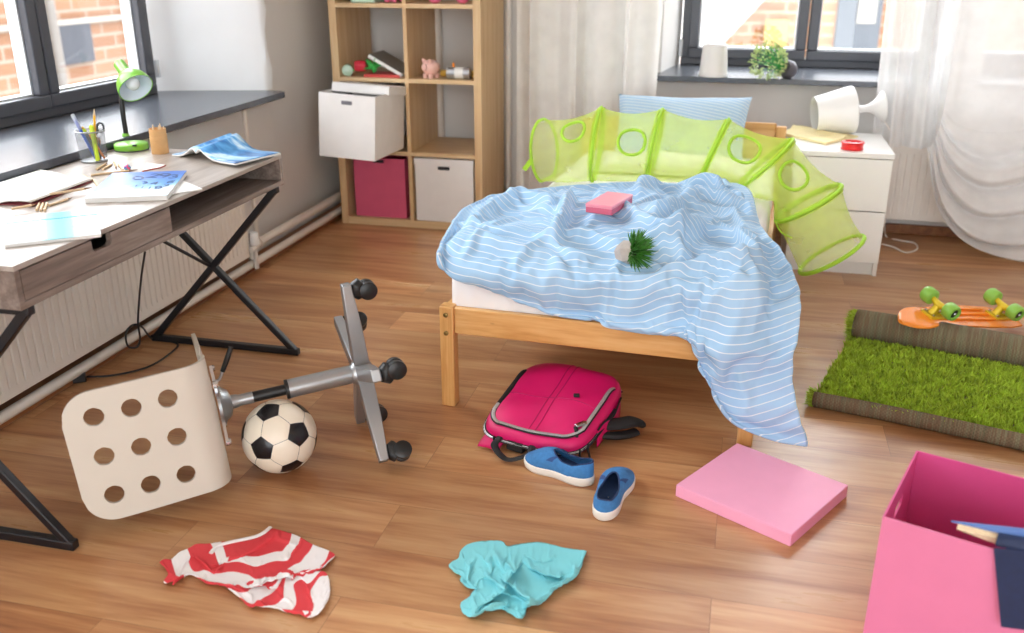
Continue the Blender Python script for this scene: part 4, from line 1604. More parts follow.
# ------------------------------------------------------------------ play tunnel of lime net on sprung hoops
def build_tunnel():
    t = thing('play_tunnel', 'lime green net play tunnel on hoops draped over the bed side', 'play tunnel', at(690, 180, z=.46))
    Y0 = 3.72
    H = []
    for (ax, ay, bx, by, yy, asp, yaw) in [
            (541, 120, 548, 182, 3.74, 1.0, -0.22), (600.7, 108, 593, 180, 3.74, 1.0, 0.02), (662, 109.6, 648, 180, 3.74, 1.0, -.02),
            (728.5, 119.5, 699, 181, 3.72, 1.0, -.06), (793, 139.5, 737, 188, 3.70, .95, -0.05), (841.5, 186, 776, 220, 3.66, .92, -0.04), (864, 237.5, 800, 271.5, 3.62, .92, -0.02)]:
        a, b = at(ax, ay, y=yy), at(bx, by, y=yy)
        c = (a + b) / 2
        e1 = (a - b) / 2
        nrm = e1.normalized().cross(Vector((0, 1, 0)))       # points along the tunnel, to the right
        e2 = (Matrix.Rotation(yaw, 3, e1.normalized()) @ Vector((0, 1, 0))) * e1.length * asp
        H.append((c, e1, e2))
    nth, seg = 72, 14
    rows, prm = [], []
    for k in range(len(H) - 1):
        (c0, u0, v0), (c1, u1, v1) = H[k], H[k + 1]
        for i in range(seg + (1 if k == len(H) - 2 else 0)):
            f = i / seg
            waist = 1 - 0.06 * math.sin(PI * f)
            c, u, v = c0.lerp(c1, f), u0.lerp(u1, f) * waist, v0.lerp(v1, f) * waist
            c = c - Vector((0, 0, 0.012 * math.sin(PI * f)))
            row = []
            for j in range(nth):
                a = 2 * PI * j / nth
                p = c + u * math.cos(a) + v * math.sin(a)
                row.append(p)
            rows.append(row)
    # keep the net above the mattress and the bed rail
    def settle(p):
        l = IBED @ p
        if 0 < l.x < BW - 0.01 and l.z < MAT_TOP + 0.02:
            l.z = MAT_TOP + 0.020 + 0.002 * math.sin(l.x * 40)
            return MBED @ l
        return p
    rows = [[settle(p) for p in r] for r in rows]
    # round windows in the net
    holes = []
    allp = [(i, j) for i in range(len(rows)) for j in range(nth)]
    for hx, hy, hr in ((571, 129, 0.062), (629.5, 141, 0.068), (745, 147, 0.075), (795.5, 175, 0.070)):
        best, bp = 1e9, None
        for i, j in allp:
            p = rows[i][j]
            q = pix(p)
            d = math.hypot(q[0] - hx, q[1] - hy)
            dep = (p - CAM).length
            if d < 4 and dep < best:
                best, bp = dep, (i, j)
        if bp is None:
            continue
        c = rows[bp[0]][bp[1]]
        i, j = bp
        du = (rows[min(i + 1, len(rows) - 1)][j] - rows[i - 1][j]).normalized()
        dv = rows[i][(j + 1) % nth] - rows[i][j - 1]
        dv = (dv - du * dv.dot(du)).normalized()
        holes.append((c, du, dv, hr * .78))
    m = MB().grid(rows, closed_u=True)
    kill = set()
    for c, du, dv, hr in holes:
        near = [k for k, p in enumerate(m.v) if (p - c).length < hr * 1.02]
        kill |= set(near)
    full = BVHTree.FromPolygons(m.v, m.f)
    m.f = [f for f in m.f if sum(1 for i in f if i in kill) < 3]
    m.build('net', 'net', t, smooth=180)
    for c, du, dv, hr in holes:
        ring = []
        for q in range(36):
            a = 2 * PI * q / 36
            p = c + du * (hr * math.cos(a)) + dv * (hr * math.sin(a))
            ring.append(full.find_nearest(p)[0])
        MB().tube(ring, 0.0062, 8, closed=True).build('window_trim', 'lime_fabric', t)
    for k, (c, u, v) in enumerate(H):
        ring = [settle(c + u * (math.cos(a) * 1.01) + v * (math.sin(a) * 1.01)) for a in np.linspace(0, 2 * PI, 65)[:-1]]
        MB().tube(ring, 0.006 if k < 5 else 0.008, 8, closed=True).build('hoop', 'lime_fabric', t)
        # flat fabric band that wraps the hoop
        nx = (H[min(k + 1, len(H) - 1)][0] - H[max(k - 1, 0)][0]).normalized()
        w = 0.014
        rr = [[settle(c + nx * s + u * math.cos(a) + v * math.sin(a)) for a in np.linspace(0, 2 * PI, 65)[:-1]] for s in (-w, w)]
        if 0 < k < 6:
            MB().grid(rr, closed_u=True).build('hoop_band', 'net_band', t, smooth=180)
    # pull tab with a white string at the open end
    a, b = at(533, 158, y=3.70), at(524, 170, y=3.68)
    tb = MB().bar(a, b, 0.020, 0.004, (0, -1, 0)).build('pull_tab', 'lime_fabric', t, smooth=0, bevel=0.001)
    s = [b, at(520.5, 172, y=3.67), at(522, 178, y=3.67), at(521, 184, y=3.67)]
    MB().tube(smooth_curve(s, 5), 0.0018, 6).build('string', 'cord_white', tb)
    s2 = [at(775, 221, y=3.50), at(781, 232, y=3.48), at(792, 238, y=3.47)]
    MB().tube(smooth_curve(s2, 5), 0.003, 6).build('tie_ribbon', 'lime_fabric', t)


build_tunnel()

# ------------------------------------------------------------------ curtains
def build_curtains():
    rng = np.random.default_rng(8)
    # gathered pale curtain between bookcase and window
    nx, nz = 220, 60
    x0, x1, ytop = -1.165, -0.425, 4.775
    rows = []
    for i in range(nz):
        f = i / (nz - 1)
        z = 3.15 * (1 - f) + 0.025 * f
        row = []
        for j in range(nx):
            u = j / (nx - 1)
            a = u * 2 * PI
            x = x0 + (x1 - x0) * u + 0.012 * math.sin(z * 2.0 + 3) * math.sin(PI * u) + (-0.04 * (1 - min(z, 1.4) / 1.4) * u ** 3 if z < 1.4 else 0)
            x += 0.03 * math.sin(a * 3 + 0.6) * (0.4 + 0.6 * f)
            fold = 0.036 * math.sin(a * 4.2 + 0.9 * math.sin(a * 1.3 + z * 0.6) + 0.3 * math.sin(z * 1.6)) + 0.010 * math.sin(a * 9 + 1.3 + 0.9 * z)
            y = ytop + fold * (0.75 + 0.3 * f)
            if x < -1.2:
                x = -1.2
            row.append(Vector((x, y, z)))
        rows.append(row)
    o = MB().grid(rows).build('curtain', 'voile', None, smooth=180)
    tag(o, 'gathered off white curtain hanging between bookcase and window', 'curtain')
    # sheer curtain on the right: a pleated strip tucked on the radiator, and a loose swag falling to the floor
    m = MB()
    nx, nz = 120, 60
    rows = []
    for i in range(nz):
        f = i / (nz - 1)
        z = 3.15 * (1 - f) + 0.485 * f
        row = []
        for j in range(nx):
            u = j / (nx - 1)
            x = 0.600 + 0.030 * max(0, (1.2 - z)) + (0.335) * u - 0.012 * u * max(0, 1.2 - z)
            a = u * 2 * PI
            fold = 0.028 * math.sin(a * 2.6 + 0.5 * math.sin(z * 1.1) + 0.4) + 0.008 * math.sin(a * 7 + z * 2.0)
            puff = 0.02 * math.exp(-((z - 0.55) / 0.08) ** 2)
            y = 4.775 + fold - puff
            row.append(Vector((x, y, z)))
        rows.append(row)
    m.grid(rows)
    # curves of the swag, given where the photograph shows them, from the gather on the left out past the frame
    fam = [[(944, 108), (956, 122), (985, 131), (1030, 128), (1090, 105), (1180, 60)],
           [(941, 122), (955, 146), (985, 164), (1030, 158), (1090, 130), (1180, 85)],
           [(938, 132), (951, 166), (983, 191), (1030, 186), (1090, 160), (1180, 115)],
           [(935, 140), (946, 186), (978, 217), (1030, 216), (1090, 195), (1180, 150)],
           [(931, 146), (941, 203), (974, 239), (1030, 247), (1090, 230), (1180, 190)],
           [(927, 148), (938, 208), (968, 244), (1024, 263), (1090, 262), (1180, 240)]]
    nc = 70
    base = []
    for k, cv in enumerate(fam):
        dy = [0.0, .01, .02, .04, .06, .07][k]
        pts = [at(px, py, y=4.70 - dy - 0.16 * min(1, max(0, (px - 935) / 200)) * (k / 5)) for px, py in cv]
        pts = [Vector((p.x, p.y, max(p.z, 0.015))) for p in pts]
        base.append(resample(smooth_curve(pts, 10), nc))
    base = np.array(base)
    nv = 76
    sw = []
    for i in range(nv):
        v = i / (nv - 1) * 5
        k = min(4, int(v))
        f = v - k
        f = f * f * (3 - 2 * f) * 0.4 + f * 0.6
        sw.append(base[k] * (1 - f) + base[k + 1] * f)
    sw = np.array(sw)
    rows = []
    nu = 40
    for i in range(nu):
        f = i / nu
        z = 3.15
        row = []
        for j in range(nc):
            u = j / (nc - 1)
            top = Vector((0.925 + 0.98 * u, 4.775 + 0.016 * math.sin(u * 31) + 0.008 * math.sin(u * 57 + 1), z))
            p = top.lerp(Vector(sw[0][j]), f)
            p.y += 0.012 * math.sin(u * 36 + 2) * math.sin(PI * f)
            row.append(p)
        rows.append(row)
    for i in range(nv):
        v = i / (nv - 1)
        row = []
        for j in range(nc):
            u = j / (nc - 1)
            p = Vector(sw[i][j])
            amp = 0.034 * math.sin(PI * min(1, u * 3.2 + .12) / 2) * min(1, v * 6) * min(1, (1 - v) * 10 + .1)
            p.y -= amp * (math.sin(v * 2 * PI * 4.3 + 1.2 * math.sin(u * 2.2) - 0.4) + 0.35 * math.sin(v * 2 * PI * 9 + u * 5))
            row.append(p)
        rows.append(row)
    m.grid(rows)
    o = m.build('curtain', 'sheer', None, smooth=180)
    tag(o, 'sheer white curtain tucked on the radiator and swagged down to the floor', 'curtain')


build_curtains()
# ------------------------------------------------------------------ things on the bed
def build_on_bed():
    c, n = on_duvet(609, 210, 0.004)
    a, _ = on_duvet(588, 216)
    b, _ = on_duvet(624, 195)
    x = (at(627, 200, z=.57) - at(595.5, 218.5, z=.57)).normalized()
    F = frame(c, x, (0, 0, 1))
    L, W = 0.178, 0.088
    hs = []
    for i in np.linspace(-.5, .5, 9):
        for j in np.linspace(-.5, .5, 7):
            q = F @ Vector((i * L, j * W, 0.3))
            h = DUVET['bvh'].ray_cast(q, Vector((0, 0, -1)))
            if h[0] is not None:
                hs.append((F.inverted() @ h[0]).z)
    F.translation = c + Vector((0, 0, sorted(hs)[int(len(hs) * .9)] - 0.006))
    t = thing('tin_box', 'small pink tin box lying on the striped duvet', 'box', F.translation, F.to_3x3())
    L, W, Hh = 0.178, 0.088, 0.020
    MB().box(-L / 2, L / 2, -W / 2, W / 2, -0.004, Hh - 0.004, F).build('base', 'rose_box_dark', t, smooth=30, bevel=0.003)
    MB().box(-L / 2 - .001, L / 2 + .001, -W / 2 - .001, W / 2 + .001, Hh - 0.006, Hh + 0.006, F).build('lid', 'rose_box', t, smooth=30, bevel=0.003)
    # faceted concrete pot tipped over, spiky plant pointing right
    c, n = on_duvet(631, 253, 0.030)
    ax = (RT * 0.80 + FW * -0.60 + Vector((0, 0, 0.05))).normalized()
    F = frame_z(c, ax, (0, 0, 1))
    t = thing('potted_succulent', 'spiky succulent in a faceted concrete pot tipped over on the duvet', 'plant', F.translation, F.to_3x3())
    m = MB()
    m.lathe([(0.022, -0.040), (0.037, -0.012), (0.033, 0.014), (0.029, 0.022), (0.025, 0.022), (0.024, 0.012)], 6, F)
    m.build('pot', 'concrete', t, smooth=20, bevel=0.001)
    MB().lathe([(0.024, 0.010), (0.024, 0.019), (0.012, 0.022)], 12, F).build('soil', 'soil', t)
    m = MB()
    rng = random.Random(4)
    for k in range(150):
        th = rng.uniform(0, 2 * PI)
        ph = math.sqrt(rng.random()) * R(95)
        d = Vector((math.sin(ph) * math.cos(th), math.sin(ph) * math.sin(th), math.cos(ph)))
        L_ = rng.uniform(0.034, 0.056)
        o = Vector((0.016 * math.sin(ph) * math.cos(th), 0.016 * math.sin(ph) * math.sin(th), 0.018))
        P = [F @ (o + d * (L_ * q) + Vector((0, 0, 0.010 * q * q))) for q in (0, .45, .8, 1)]
        m.tube(P, [0.0016, 0.0026, 0.0017, 0.0003], 5)
    m.build('leaves', 'succulent', t, smooth=60)


build_on_bed()

# ------------------------------------------------------------------ backpack
def build_backpack():
    # plan corners read from the picture at mid height: handle end near the camera, base end away
    P = [at(486, 424, z=.06), at(556, 443, z=.06), at(632, 405, z=.06), at(621, 374, z=.13), at(540, 360, z=.13)]
    near = at(528, 436, z=.06)
    far = at(578, 364, z=.14)
    ax = Vector((far.x - near.x, far.y - near.y, 0))
    L = ax.length
    ax.normalize()
    side = Vector((ax.y, -ax.x, 0))
    c = (near + far) / 2
    c.z = 0
    F = Matrix.Identity(4)
    for i, v in enumerate((side, ax, Vector((0, 0, 1)))):
        F[0][i], F[1][i], F[2][i] = v
    F.translation = c
    t = thing('backpack', 'magenta school backpack with silver zips lying on the floor under the bed foot', 'backpack', c, F.to_3x3())
    A, B = 0.172, L / 2 + 0.012

    def mid(v):
        return 0.060 + 0.020 * v

    def surf(u, v, s=1.0, lo=False):
        """u,v in -1..1 plan coordinates -> point on the upper skin"""
        q = min(1.0, (abs(u) ** 4.6 + abs(v) ** 5.0))
        z = (1 - q) ** (1 / 3.1)
        wob = 0.004 * math.sin(u * 5 + v * 3) * z + 0.003 * math.sin(u * 3 - v * 7) * z
        zz = mid(v) + (1 if not lo else -1) * (0.053 + 0.022 * v if not lo else mid(v) - 0.004) * z * s + (wob if not lo else 0)
        narrow = 1 - 0.05 * (1 - v) * 0.5
        return Vector((u * A * narrow, v * B, zz))

    # closed skin: rings from the crown outwards over the rim and under
    n, rings = 72, []
    for k in range(1, 22):
        r = math.sin(k / 21 * PI / 2) ** 0.75
        ring = []
        for j in range(n):
            a = 2 * PI * j / n
            ca, sa = math.cos(a), math.sin(a)
            f = (abs(ca) ** 4.6 + abs(sa) ** 5.0)
            # radius to the unit rim in this direction
            lo_, hi_ = 0.5, 2.0
            for _ in range(30):
                md = (lo_ + hi_) / 2
                if (abs(md * ca) ** 4.6 + abs(md * sa) ** 5.0) < 1:
                    lo_ = md
                else:
                    hi_ = md
            ring.append((r * lo_ * ca, r * lo_ * sa))
        rings.append(ring)
    m = MB()
    rows = [[F @ surf(u, v) for u, v in ring] for ring in rings]
    rows += [[F @ surf(u, v, lo=True) for u, v in ring] for ring in rings[-2::-1]]
    m.grid(rows, closed_u=True)
    m.f.append(tuple(range(n)))
    k0 = len(m.v) - n
    m.f.append(tuple(k0 + i for i in range(n - 1, -1, -1)))
    body = m.build('body', 'backpack', t, smooth=180)

    def on(u, v, off=0.0):
        p = surf(u, v)
        p.z += off
        return F @ p

    def rim(a, zoff, grow=1.0):
        ca, sa = math.cos(a), math.sin(a)
        lo_, hi_ = 0.5, 2.0
        for _ in range(30):
            md = (lo_ + hi_) / 2
            if (abs(md * ca) ** 4.6 + abs(md * sa) ** 5.0) < 1:
                lo_ = md
            else:
                hi_ = md
        p = surf(lo_ * ca * 0.9995, lo_ * sa * 0.9995)
        return F @ Vector((p.x * grow, p.y * grow, p.z + zoff))
    # front pocket panel: raised U, its zip runs up both long sides and round the handle end
    U = []
    w, vtop, vend, rad = 0.86, -0.86, 0.90, 0.30
    U += [(-w, vend), (-w, .5), (-w, .1), (-w, vtop + rad)]
    for k in range(1, 9):
        a = PI + k / 8 * PI / 2
        U.append((-w + rad * 1.0 + rad * math.cos(a), vtop + rad + rad * math.sin(a)))
    U += [(0, vtop - .02)]
    for k in range(0, 9):
        a = -PI / 2 + k / 8 * PI / 2
        U.append((w - rad + rad * math.cos(a), vtop + rad + rad * math.sin(a)))
    U += [(w, .1), (w, .5), (w, vend)]
    path = smooth_curve([on(u, v, 0.001) for u, v in U], 5)
    z = MB().tube(path, 0.0085, 8, flat=0.45, upv=(0, 0, 1)).build('pocket_zip_tape', 'webbing', t)
    half = len(path) // 3
    MB().tube([p + Vector((0, 0, 0.003)) for p in path[int(len(path) * .12):]], 0.0060, 6, flat=0.6, upv=(0, 0, 1)).build('zip_teeth', 'zip', z)
    # main compartment zip round the side wall
    ring = [rim(a, -0.006 + 0.008 * math.sin(a), 1.004) for a in np.linspace(R(168), R(378), 60)]
    z2 = MB().tube(ring, 0.0085, 8, flat=0.6).build('main_zip_tape', 'webbing', t)
    ring2 = [rim(a, -0.006 + 0.008 * math.sin(a), 1.020) for a in np.linspace(R(200), R(372), 60)]
    MB().tube(ring2, 0.0044, 6).build('zip_teeth', 'zip', z2)
    # seams on the front panel
    for u in (-0.05, 0.07):
        MB().tube([on(u, v, 0.0006) for v in np.linspace(vtop, 0.93, 30)], 0.0016, 6).build('seam', 'backpack_seam', t)
    MB().tube([on(u, -0.10 + 0.05 * u, 0.0006) for u in np.linspace(-.8, .8, 30)], 0.0016, 6).build('seam', 'backpack_seam', t)
    p = on(0.42, 0.02, 0.004)
    MB().bar(p - side * 0.008 + ax * -.004, p + side * 0.008 + ax * .004, 0.014, 0.008).build('tab', 'webbing', t, smooth=30, bevel=0.002)
    # sliders and pulls
    for u, v in ((0.74, -0.64),):
        p = on(u, v, 0.008)
        s = MB().bar(p, p + (on(0.84, -0.46, 0.008) - p), 0.014, 0.008).build('slider', 'chrome', t, smooth=30, bevel=0.002)
        q = p + Vector((0, 0, -0.002))
        MB().tube(smooth_curve([q, q + side * 0.012 - ax * 0.02 + Vector((0, 0, -.012)), q + side * 0.010 - ax * 0.034 + Vector((0, 0, -.042))], 5), 0.006, 8, flat=0.5).build('pull', 'webbing', s)
    for a in (238, 318, 326):
        p = rim(R(a), -0.005, 1.03)
        MB().tube([p, p + Vector((0, 0, -0.02)), p + Vector((0, 0, -0.040)) + side * 0.006], 0.0055, 8, flat=.6).build('pull', 'webbing', t)
    # side pocket with gathered elastic edge on the right flank
    m = MB()
    rows = []
    for i in range(12):
        v = -0.35 + 0.95 * i / 11
        row = []
        for j in range(9):
            zz = -0.045 + (0.056 + 0.008 * math.sin(i * .8)) * j / 8
            p = surf(0.995 * (1 - abs(v) ** 5.0) ** (1 / 4.6), v)
            bul = 0.004 + 0.010 * math.sin(PI * j / 8 * 0.75) * math.sin(PI * i / 11)
            row.append(F @ Vector((p.x + bul, p.y, mid(v) + zz)))
        rows.append(row)
    m.grid(rows).build('side_pocket', 'backpack', t, smooth=180, solid=0.003)
    MB().tube([r[-1] for r in rows], 0.003, 6).build('pocket_edge', 'webbing', t)
    # grab handle and shoulder straps at the near end
    h0, h1 = F @ Vector((-0.085, -B * 0.985, 0.040)), F @ Vector((0.020, -B * 0.985, 0.038))
    hm = [h0, h0 - ax * 0.035 + Vector((0, 0, -.012)), (h0 + h1) / 2 - ax * 0.060 + Vector((0, 0, -.028)), h1 - ax * 0.035 + Vector((0, 0, -.012)), h1]
    MB().tube(smooth_curve(hm, 8), 0.011, 8, flat=0.35, upv=(0, 0, 1)).build('grab_handle', 'webbing', t)
    for x0, x1, ln in ((-0.105, -0.112, .026), (0.055, 0.072, .034)):
        m = MB()
        rows = []
        for i in range(9):
            f = i / 8
            y = -B * 0.90 - (ln + 0.02) * math.sin(f * PI * .62)
            zz = 0.036 - 0.028 * f
            xm = x0 + (x1 - x0) * f
            rows.append([F @ Vector((xm + q * 0.033, y, zz + 0.003 * (1 - abs(q)))) for q in (-1, -.5, 0, .5, 1)])
        m.grid(rows).build('shoulder_strap', 'backpack', t, smooth=180, solid=0.009)
    MB().bar(F @ Vector((-0.062, -B * 0.97, 0.024)), F @ Vector((-0.008, -B * 0.985, 0.022)), 0.02, 0.030).build('back_padding', 'webbing', t, smooth=30, bevel=0.004)
    MB().bar(F @ Vector((0.095, -B * 0.88, 0.026)), F @ Vector((0.135, -B * 0.80, 0.026)), 0.02, 0.036).build('back_padding', 'webbing', t, smooth=30, bevel=0.004)
    # strap ends and a bottle pocket flap bunched up on the right
    s = [F @ Vector((A * .93, 0.00, 0.050)), F @ Vector((A + 0.030, 0.02, 0.052)), F @ Vector((A + 0.060, 0.055, 0.050)), F @ Vector((A + 0.082, 0.085, 0.032))]
    MB().tube(smooth_curve(s, 6), [0.026] * 12 + [0.024, .023, .022, .021, .020, .019, .015], 10, flat=0.6).build('strap_end', 'webbing', t)
    s = [F @ Vector((A * .9, -0.03, 0.03)), F @ Vector((A + 0.02, -0.01, 0.024)), F @ Vector((A + 0.05, 0.02, 0.020)), F @ Vector((A + 0.07, 0.06, 0.016))]
    MB().tube(smooth_curve(s, 6), 0.017, 8, flat=0.6).build('strap_end', 'webbing', t)


M['backpack_seam'] = plain('magenta stitching', '#b30f57', 0.6, var=0.1)
build_backpack()

# ------------------------------------------------------------------ canvas slip-on shoes
def shoe(label, heel, toe, mirror, crush=0.0):
    heel, toe = Vector(heel), Vector(toe)
    heel.z = toe.z = 0
    ax = (toe - heel)
    L = ax.length
    F = frame((heel + toe) / 2, ax, (0, 0, 1))
    sg = -1 if mirror else 1
    t = thing('slip_on_shoe', label, 'shoe', F.translation, F.to_3x3(), 'blue slip-on shoes')
    # plan outline of the sole, heel at -L/2
    def half(x):
        """(left, right) half widths along -1..1"""
        u = (x + 1) / 2
        w = np.interp(u, [0, .06, .18, .35, .5, .68, .82, .92, .97, 1.0], [0, .55, .80, .80, .84, 1.0, .98, .74, .48, 0]) * 0.0435
        cshift = np.interp(u, [0, .3, .5, .75, 1], [0, 0.001, -0.003, 0.004, 0.011])
        return w, cshift * sg
    N_ = 64
    outl = []
    for k in range(N_):
        a = 2 * PI * k / N_
        x = math.cos(a)
        u = np.sign(x) * abs(x) ** 0.85
        w, cs = half(float(u))
        if abs(math.sin(a)) < 1e-6:
            y = cs
        else:
            y = cs + np.sign(math.sin(a)) * float(w)
        outl.append((float(u) * L / 2, float(y)))
    # evenly respaced closed outline
    P = resample([Vector((x, y, 0)) for x, y in outl] + [Vector((*outl[0], 0))], N_ + 1)[:-1]
    # smooth it
    for _ in range(3):
        P = (P + 0.5 * (np.roll(P, 1, 0) + np.roll(P, -1, 0))) / 2
    def toe_spring(x):
        return 0.010 * max(0, (x / (L / 2) - 0.45) / 0.55) ** 2
    rows = []
    for g, z in ((0.93, 0.0), (1.0, 0.004), (1.02, 0.012), (1.02, 0.020), (0.985, 0.024), (0.90, 0.025)):
        rows.append([F @ Vector((p[0] * (1 - (1 - g) * .6), p[1] * g, z + toe_spring(p[0]) * (1 if z < .01 else .6) + (0.003 if p[0] < -L * .25 and z > .01 else 0))) for p in P])
    m = MB().grid(rows, closed_u=True)
    n0 = len(m.v)
    m.f.append(tuple(range(N_ - 1, -1, -1)))
    m.f.append(tuple(n0 - N_ + i for i in range(N_)))
    m.build('sole', 'shoe_sole', t, smooth=60)
    # upper: from the sole edge up and in to the oval opening over the heel half
    oc = -0.19 * L
    def rimpt(a):
        x = oc + (0.275 * L) * math.cos(a) * (1.0 if math.cos(a) > 0 else 1.02)
        y = 0.0245 * math.sin(a) * (1 + 0.12 * math.cos(a) * -1)
        u = (x - (oc - 0.28 * L)) / (0.55 * L)
        z = np.interp(u, [0, .15, .4, .7, .92, 1.0], [0.072, 0.068, 0.055, 0.054, 0.066, 0.069])
        z -= crush * math.exp(-((u - .12) / .18) ** 2)
        return x, y + sg * 0.0015, float(z)
    rows = []
    K = 14
    for k in range(K + 1):
        f = k / K
        row = []
        for p in P:
            a = math.atan2(p[1] / 0.040, (p[0] - oc) / (0.36 * L if p[0] > oc else 0.31 * L))
            rx, ry, rz = rimpt(a)
            # vertical-ish wall first, then across the top
            fi = f ** 1.55
            bulge = 0.004 * math.sin(PI * f)
            x = p[0] * 0.985 * (1 - fi) + rx * fi
            y = p[1] * (0.985 + 0.04 * math.sin(PI * min(1, f * 1.2)) * (1 if f < .83 else 0)) * (1 - fi) + ry * fi
            fz = math.sin(f * PI / 2) ** 0.80
            zb = 0.022 + toe_spring(p[0]) * .6
            z = zb + (rz - zb) * fz
            # keep the toe box low
            z -= 0.016 * math.sin(PI * f) * max(0, (x / (L / 2) - 0.25)) * 1.1
            row.append(F @ Vector((x, y, z)))
        rows.append(row)
    m = MB().grid(rows, closed_u=True)
    up = m.build('upper', 'denim', t, smooth=180, solid=0.003, soff=-1)
    MB().tube(rows[-1], 0.0022, 6, closed=True).build('collar_binding', 'denim_dark', t)
    ins = MB()
    ins.grid([[F @ Vector((oc + (p[0] - oc) * 0.86 * s, p[1] * 0.84 * s, 0.0310)) for p in P] for s in (1, .5, .02)], closed_u=True)
    ins.build('insole', 'insole', t, smooth=180)
    # elastic gussets either side of the instep
    for side in (1, -1):
        idx = [k for k in range(N_) if P[k][1] * side > 0 and 0.02 * L < P[k][0] < 0.16 * L]
        rr = [[Vector(rows[k][i]) + (F.to_3x3() @ Vector((0, side * 0.0012, 0.0016))) for i in idx] for k in range(6, K + 1)]
        if len(idx) > 1:
            MB().grid(rr).build('elastic_gusset', 'denim_gusset', t, smooth=180)
    return t


M['denim_gusset'] = plain('navy elastic', '#2f4f85', 0.8, var=0.15)
shoe('blue canvas slip-on shoe lying side on against the backpack', at(594, 486, z=0), at(528, 461, z=0), False)
shoe('blue canvas slip-on shoe with its heel towards the room, right of its pair', at(601, 523, z=0), at(621, 476, z=0), True, 0.012)

# ------------------------------------------------------------------ rug half rolled up
def build_rug():
    a, b = at(812, 408, z=0), at(1024, 452, z=0)
    ax = Vector((b.x - a.x, b.y - a.y, 0)).normalized()
    c1 = at(853, 339, z=0.0)
    d0 = Vector((c1.x - a.x, c1.y - a.y, 0))
    dep = Vector((-ax.y, ax.x, 0))
    L = 1.05
    D = d0.dot(dep)
    sk = d0.dot(ax) / D
    F = Matrix.Identity(4)
    for i, v in enumerate((ax, dep, Vector((0, 0, 1)))):
        F[0][i], F[1][i], F[2][i] = v
    F.translation = a
    t = thing('rug', 'green shag rug half rolled up showing its woven backing', 'rug', a, F.to_3x3())
    th = 0.008
    r0 = 0.058
    # profile of the backing in (depth, height): front edge curls up a little, flat run, then the roll
    prof = []
    for k in range(7):
        an = PI / 2 * k / 6
        prof.append((0.026 - 0.026 * math.sin(PI / 2 - an) * 1.0, 0.036 - 0.034 * (1 - math.cos(PI / 2 - an))))
    prof = [(0.004, 0.056), (-0.006, 0.046), (-0.009, 0.030), (-0.004, 0.014), (0.008, 0.004), (0.024, 0.002)] + [(y, 0.002) for y in np.linspace(0.05, D, 14)]
    yc = D
    nt = 44
    for k in range(1, nt + 1):
        an = -PI / 2 + 2 * PI * 1.55 * k / nt
        rr = r0 - 0.012 * (k / nt)
        prof.append((yc + rr * math.cos(an) * 1.02, r0 + 0.002 + rr * math.sin(an)))
    rows = []
    n = 40
    for i in range(n):
        u = i / (n - 1)
        rows.append([F @ Vector((u * L + sk * min(y, D + .03) + 0.004 * math.sin(u * 9 + y * 20), y + 0.006 * math.sin(u * 7), max(0.002, z))) for y, z in prof])
    MB().grid(rows).build('backing', 'backing', t, smooth=180, solid=0.006, soff=0.0)
    # the pile: thousands of short bent tufts on the upper side, and a fringe at the rolled end
    rng = random.Random(12)
    m = MB()

    def tuft(p, d, h, w):
        s = Vector((rng.uniform(-1, 1), rng.uniform(-1, 1), rng.uniform(-.3, .3))).normalized() * w
        e = Vector((rng.uniform(-1, 1), rng.uniform(-1, 1), 0)) * h * 0.55
        q = d * h
        o = len(m.v)
        s2 = d.cross(s).normalized() * w
        m.v += [p - s, p + s, p + s2, p + q * .55 + e * .3 - s * .9, p + q * .55 + e * .3 + s * .9, p + q * .55 + e * .3 + s2 * .9, p + q + e]
        m.f += [(o, o + 1, o + 4, o + 3), (o + 1, o + 2, o + 5, o + 4), (o + 2, o, o + 3, o + 5), (o + 3, o + 4, o + 6), (o + 4, o + 5, o + 6), (o + 5, o + 3, o + 6)]
    Ld = F.to_3x3()
    for k in range(15000):
        y = rng.uniform(0.006, D - 0.008)
        x = rng.uniform(-0.008, L) + sk * y
        z = 0.006 + 0.030 * max(0, 1 - y / 0.05) ** 1.5
        tuft(F @ Vector((x, y, z)), Ld @ Vector((0, rng.uniform(-.2, .2) - (0.2 if y < .03 else 0), 1)).normalized(), rng.uniform(0.020, 0.032), rng.uniform(0.0026, 0.0044))
    # pile showing at the end of the roll and along the left edges
    for k in range(1500):
        an = rng.uniform(0, 2 * PI)
        rr = rng.uniform(0.0, r0 - 0.004)
        y, z = yc + rr * math.cos(an), r0 + rr * math.sin(an)
        tuft(F @ Vector((sk * (D + .03) + rng.uniform(-0.002, 0.006), y, max(.004, z))), Ld @ Vector((-1, rng.uniform(-.5, .5), rng.uniform(-.4, .4))).normalized(), rng.uniform(0.014, 0.030), 0.003)
    for k in range(500):
        y = rng.uniform(-0.004, 0.035)
        tuft(F @ Vector((rng.uniform(-0.004, 0.004), y, rng.uniform(0.006, 0.048))), Ld @ Vector((-1, rng.uniform(-.3, .5), rng.uniform(-.2, .8))).normalized(), rng.uniform(0.012, 0.022), 0.003)
    o = m.build('pile', 'turf', t, smooth=0)
    o['kind'] = 'stuff'
    return F, D, r0, L, sk


RUG = build_rug()

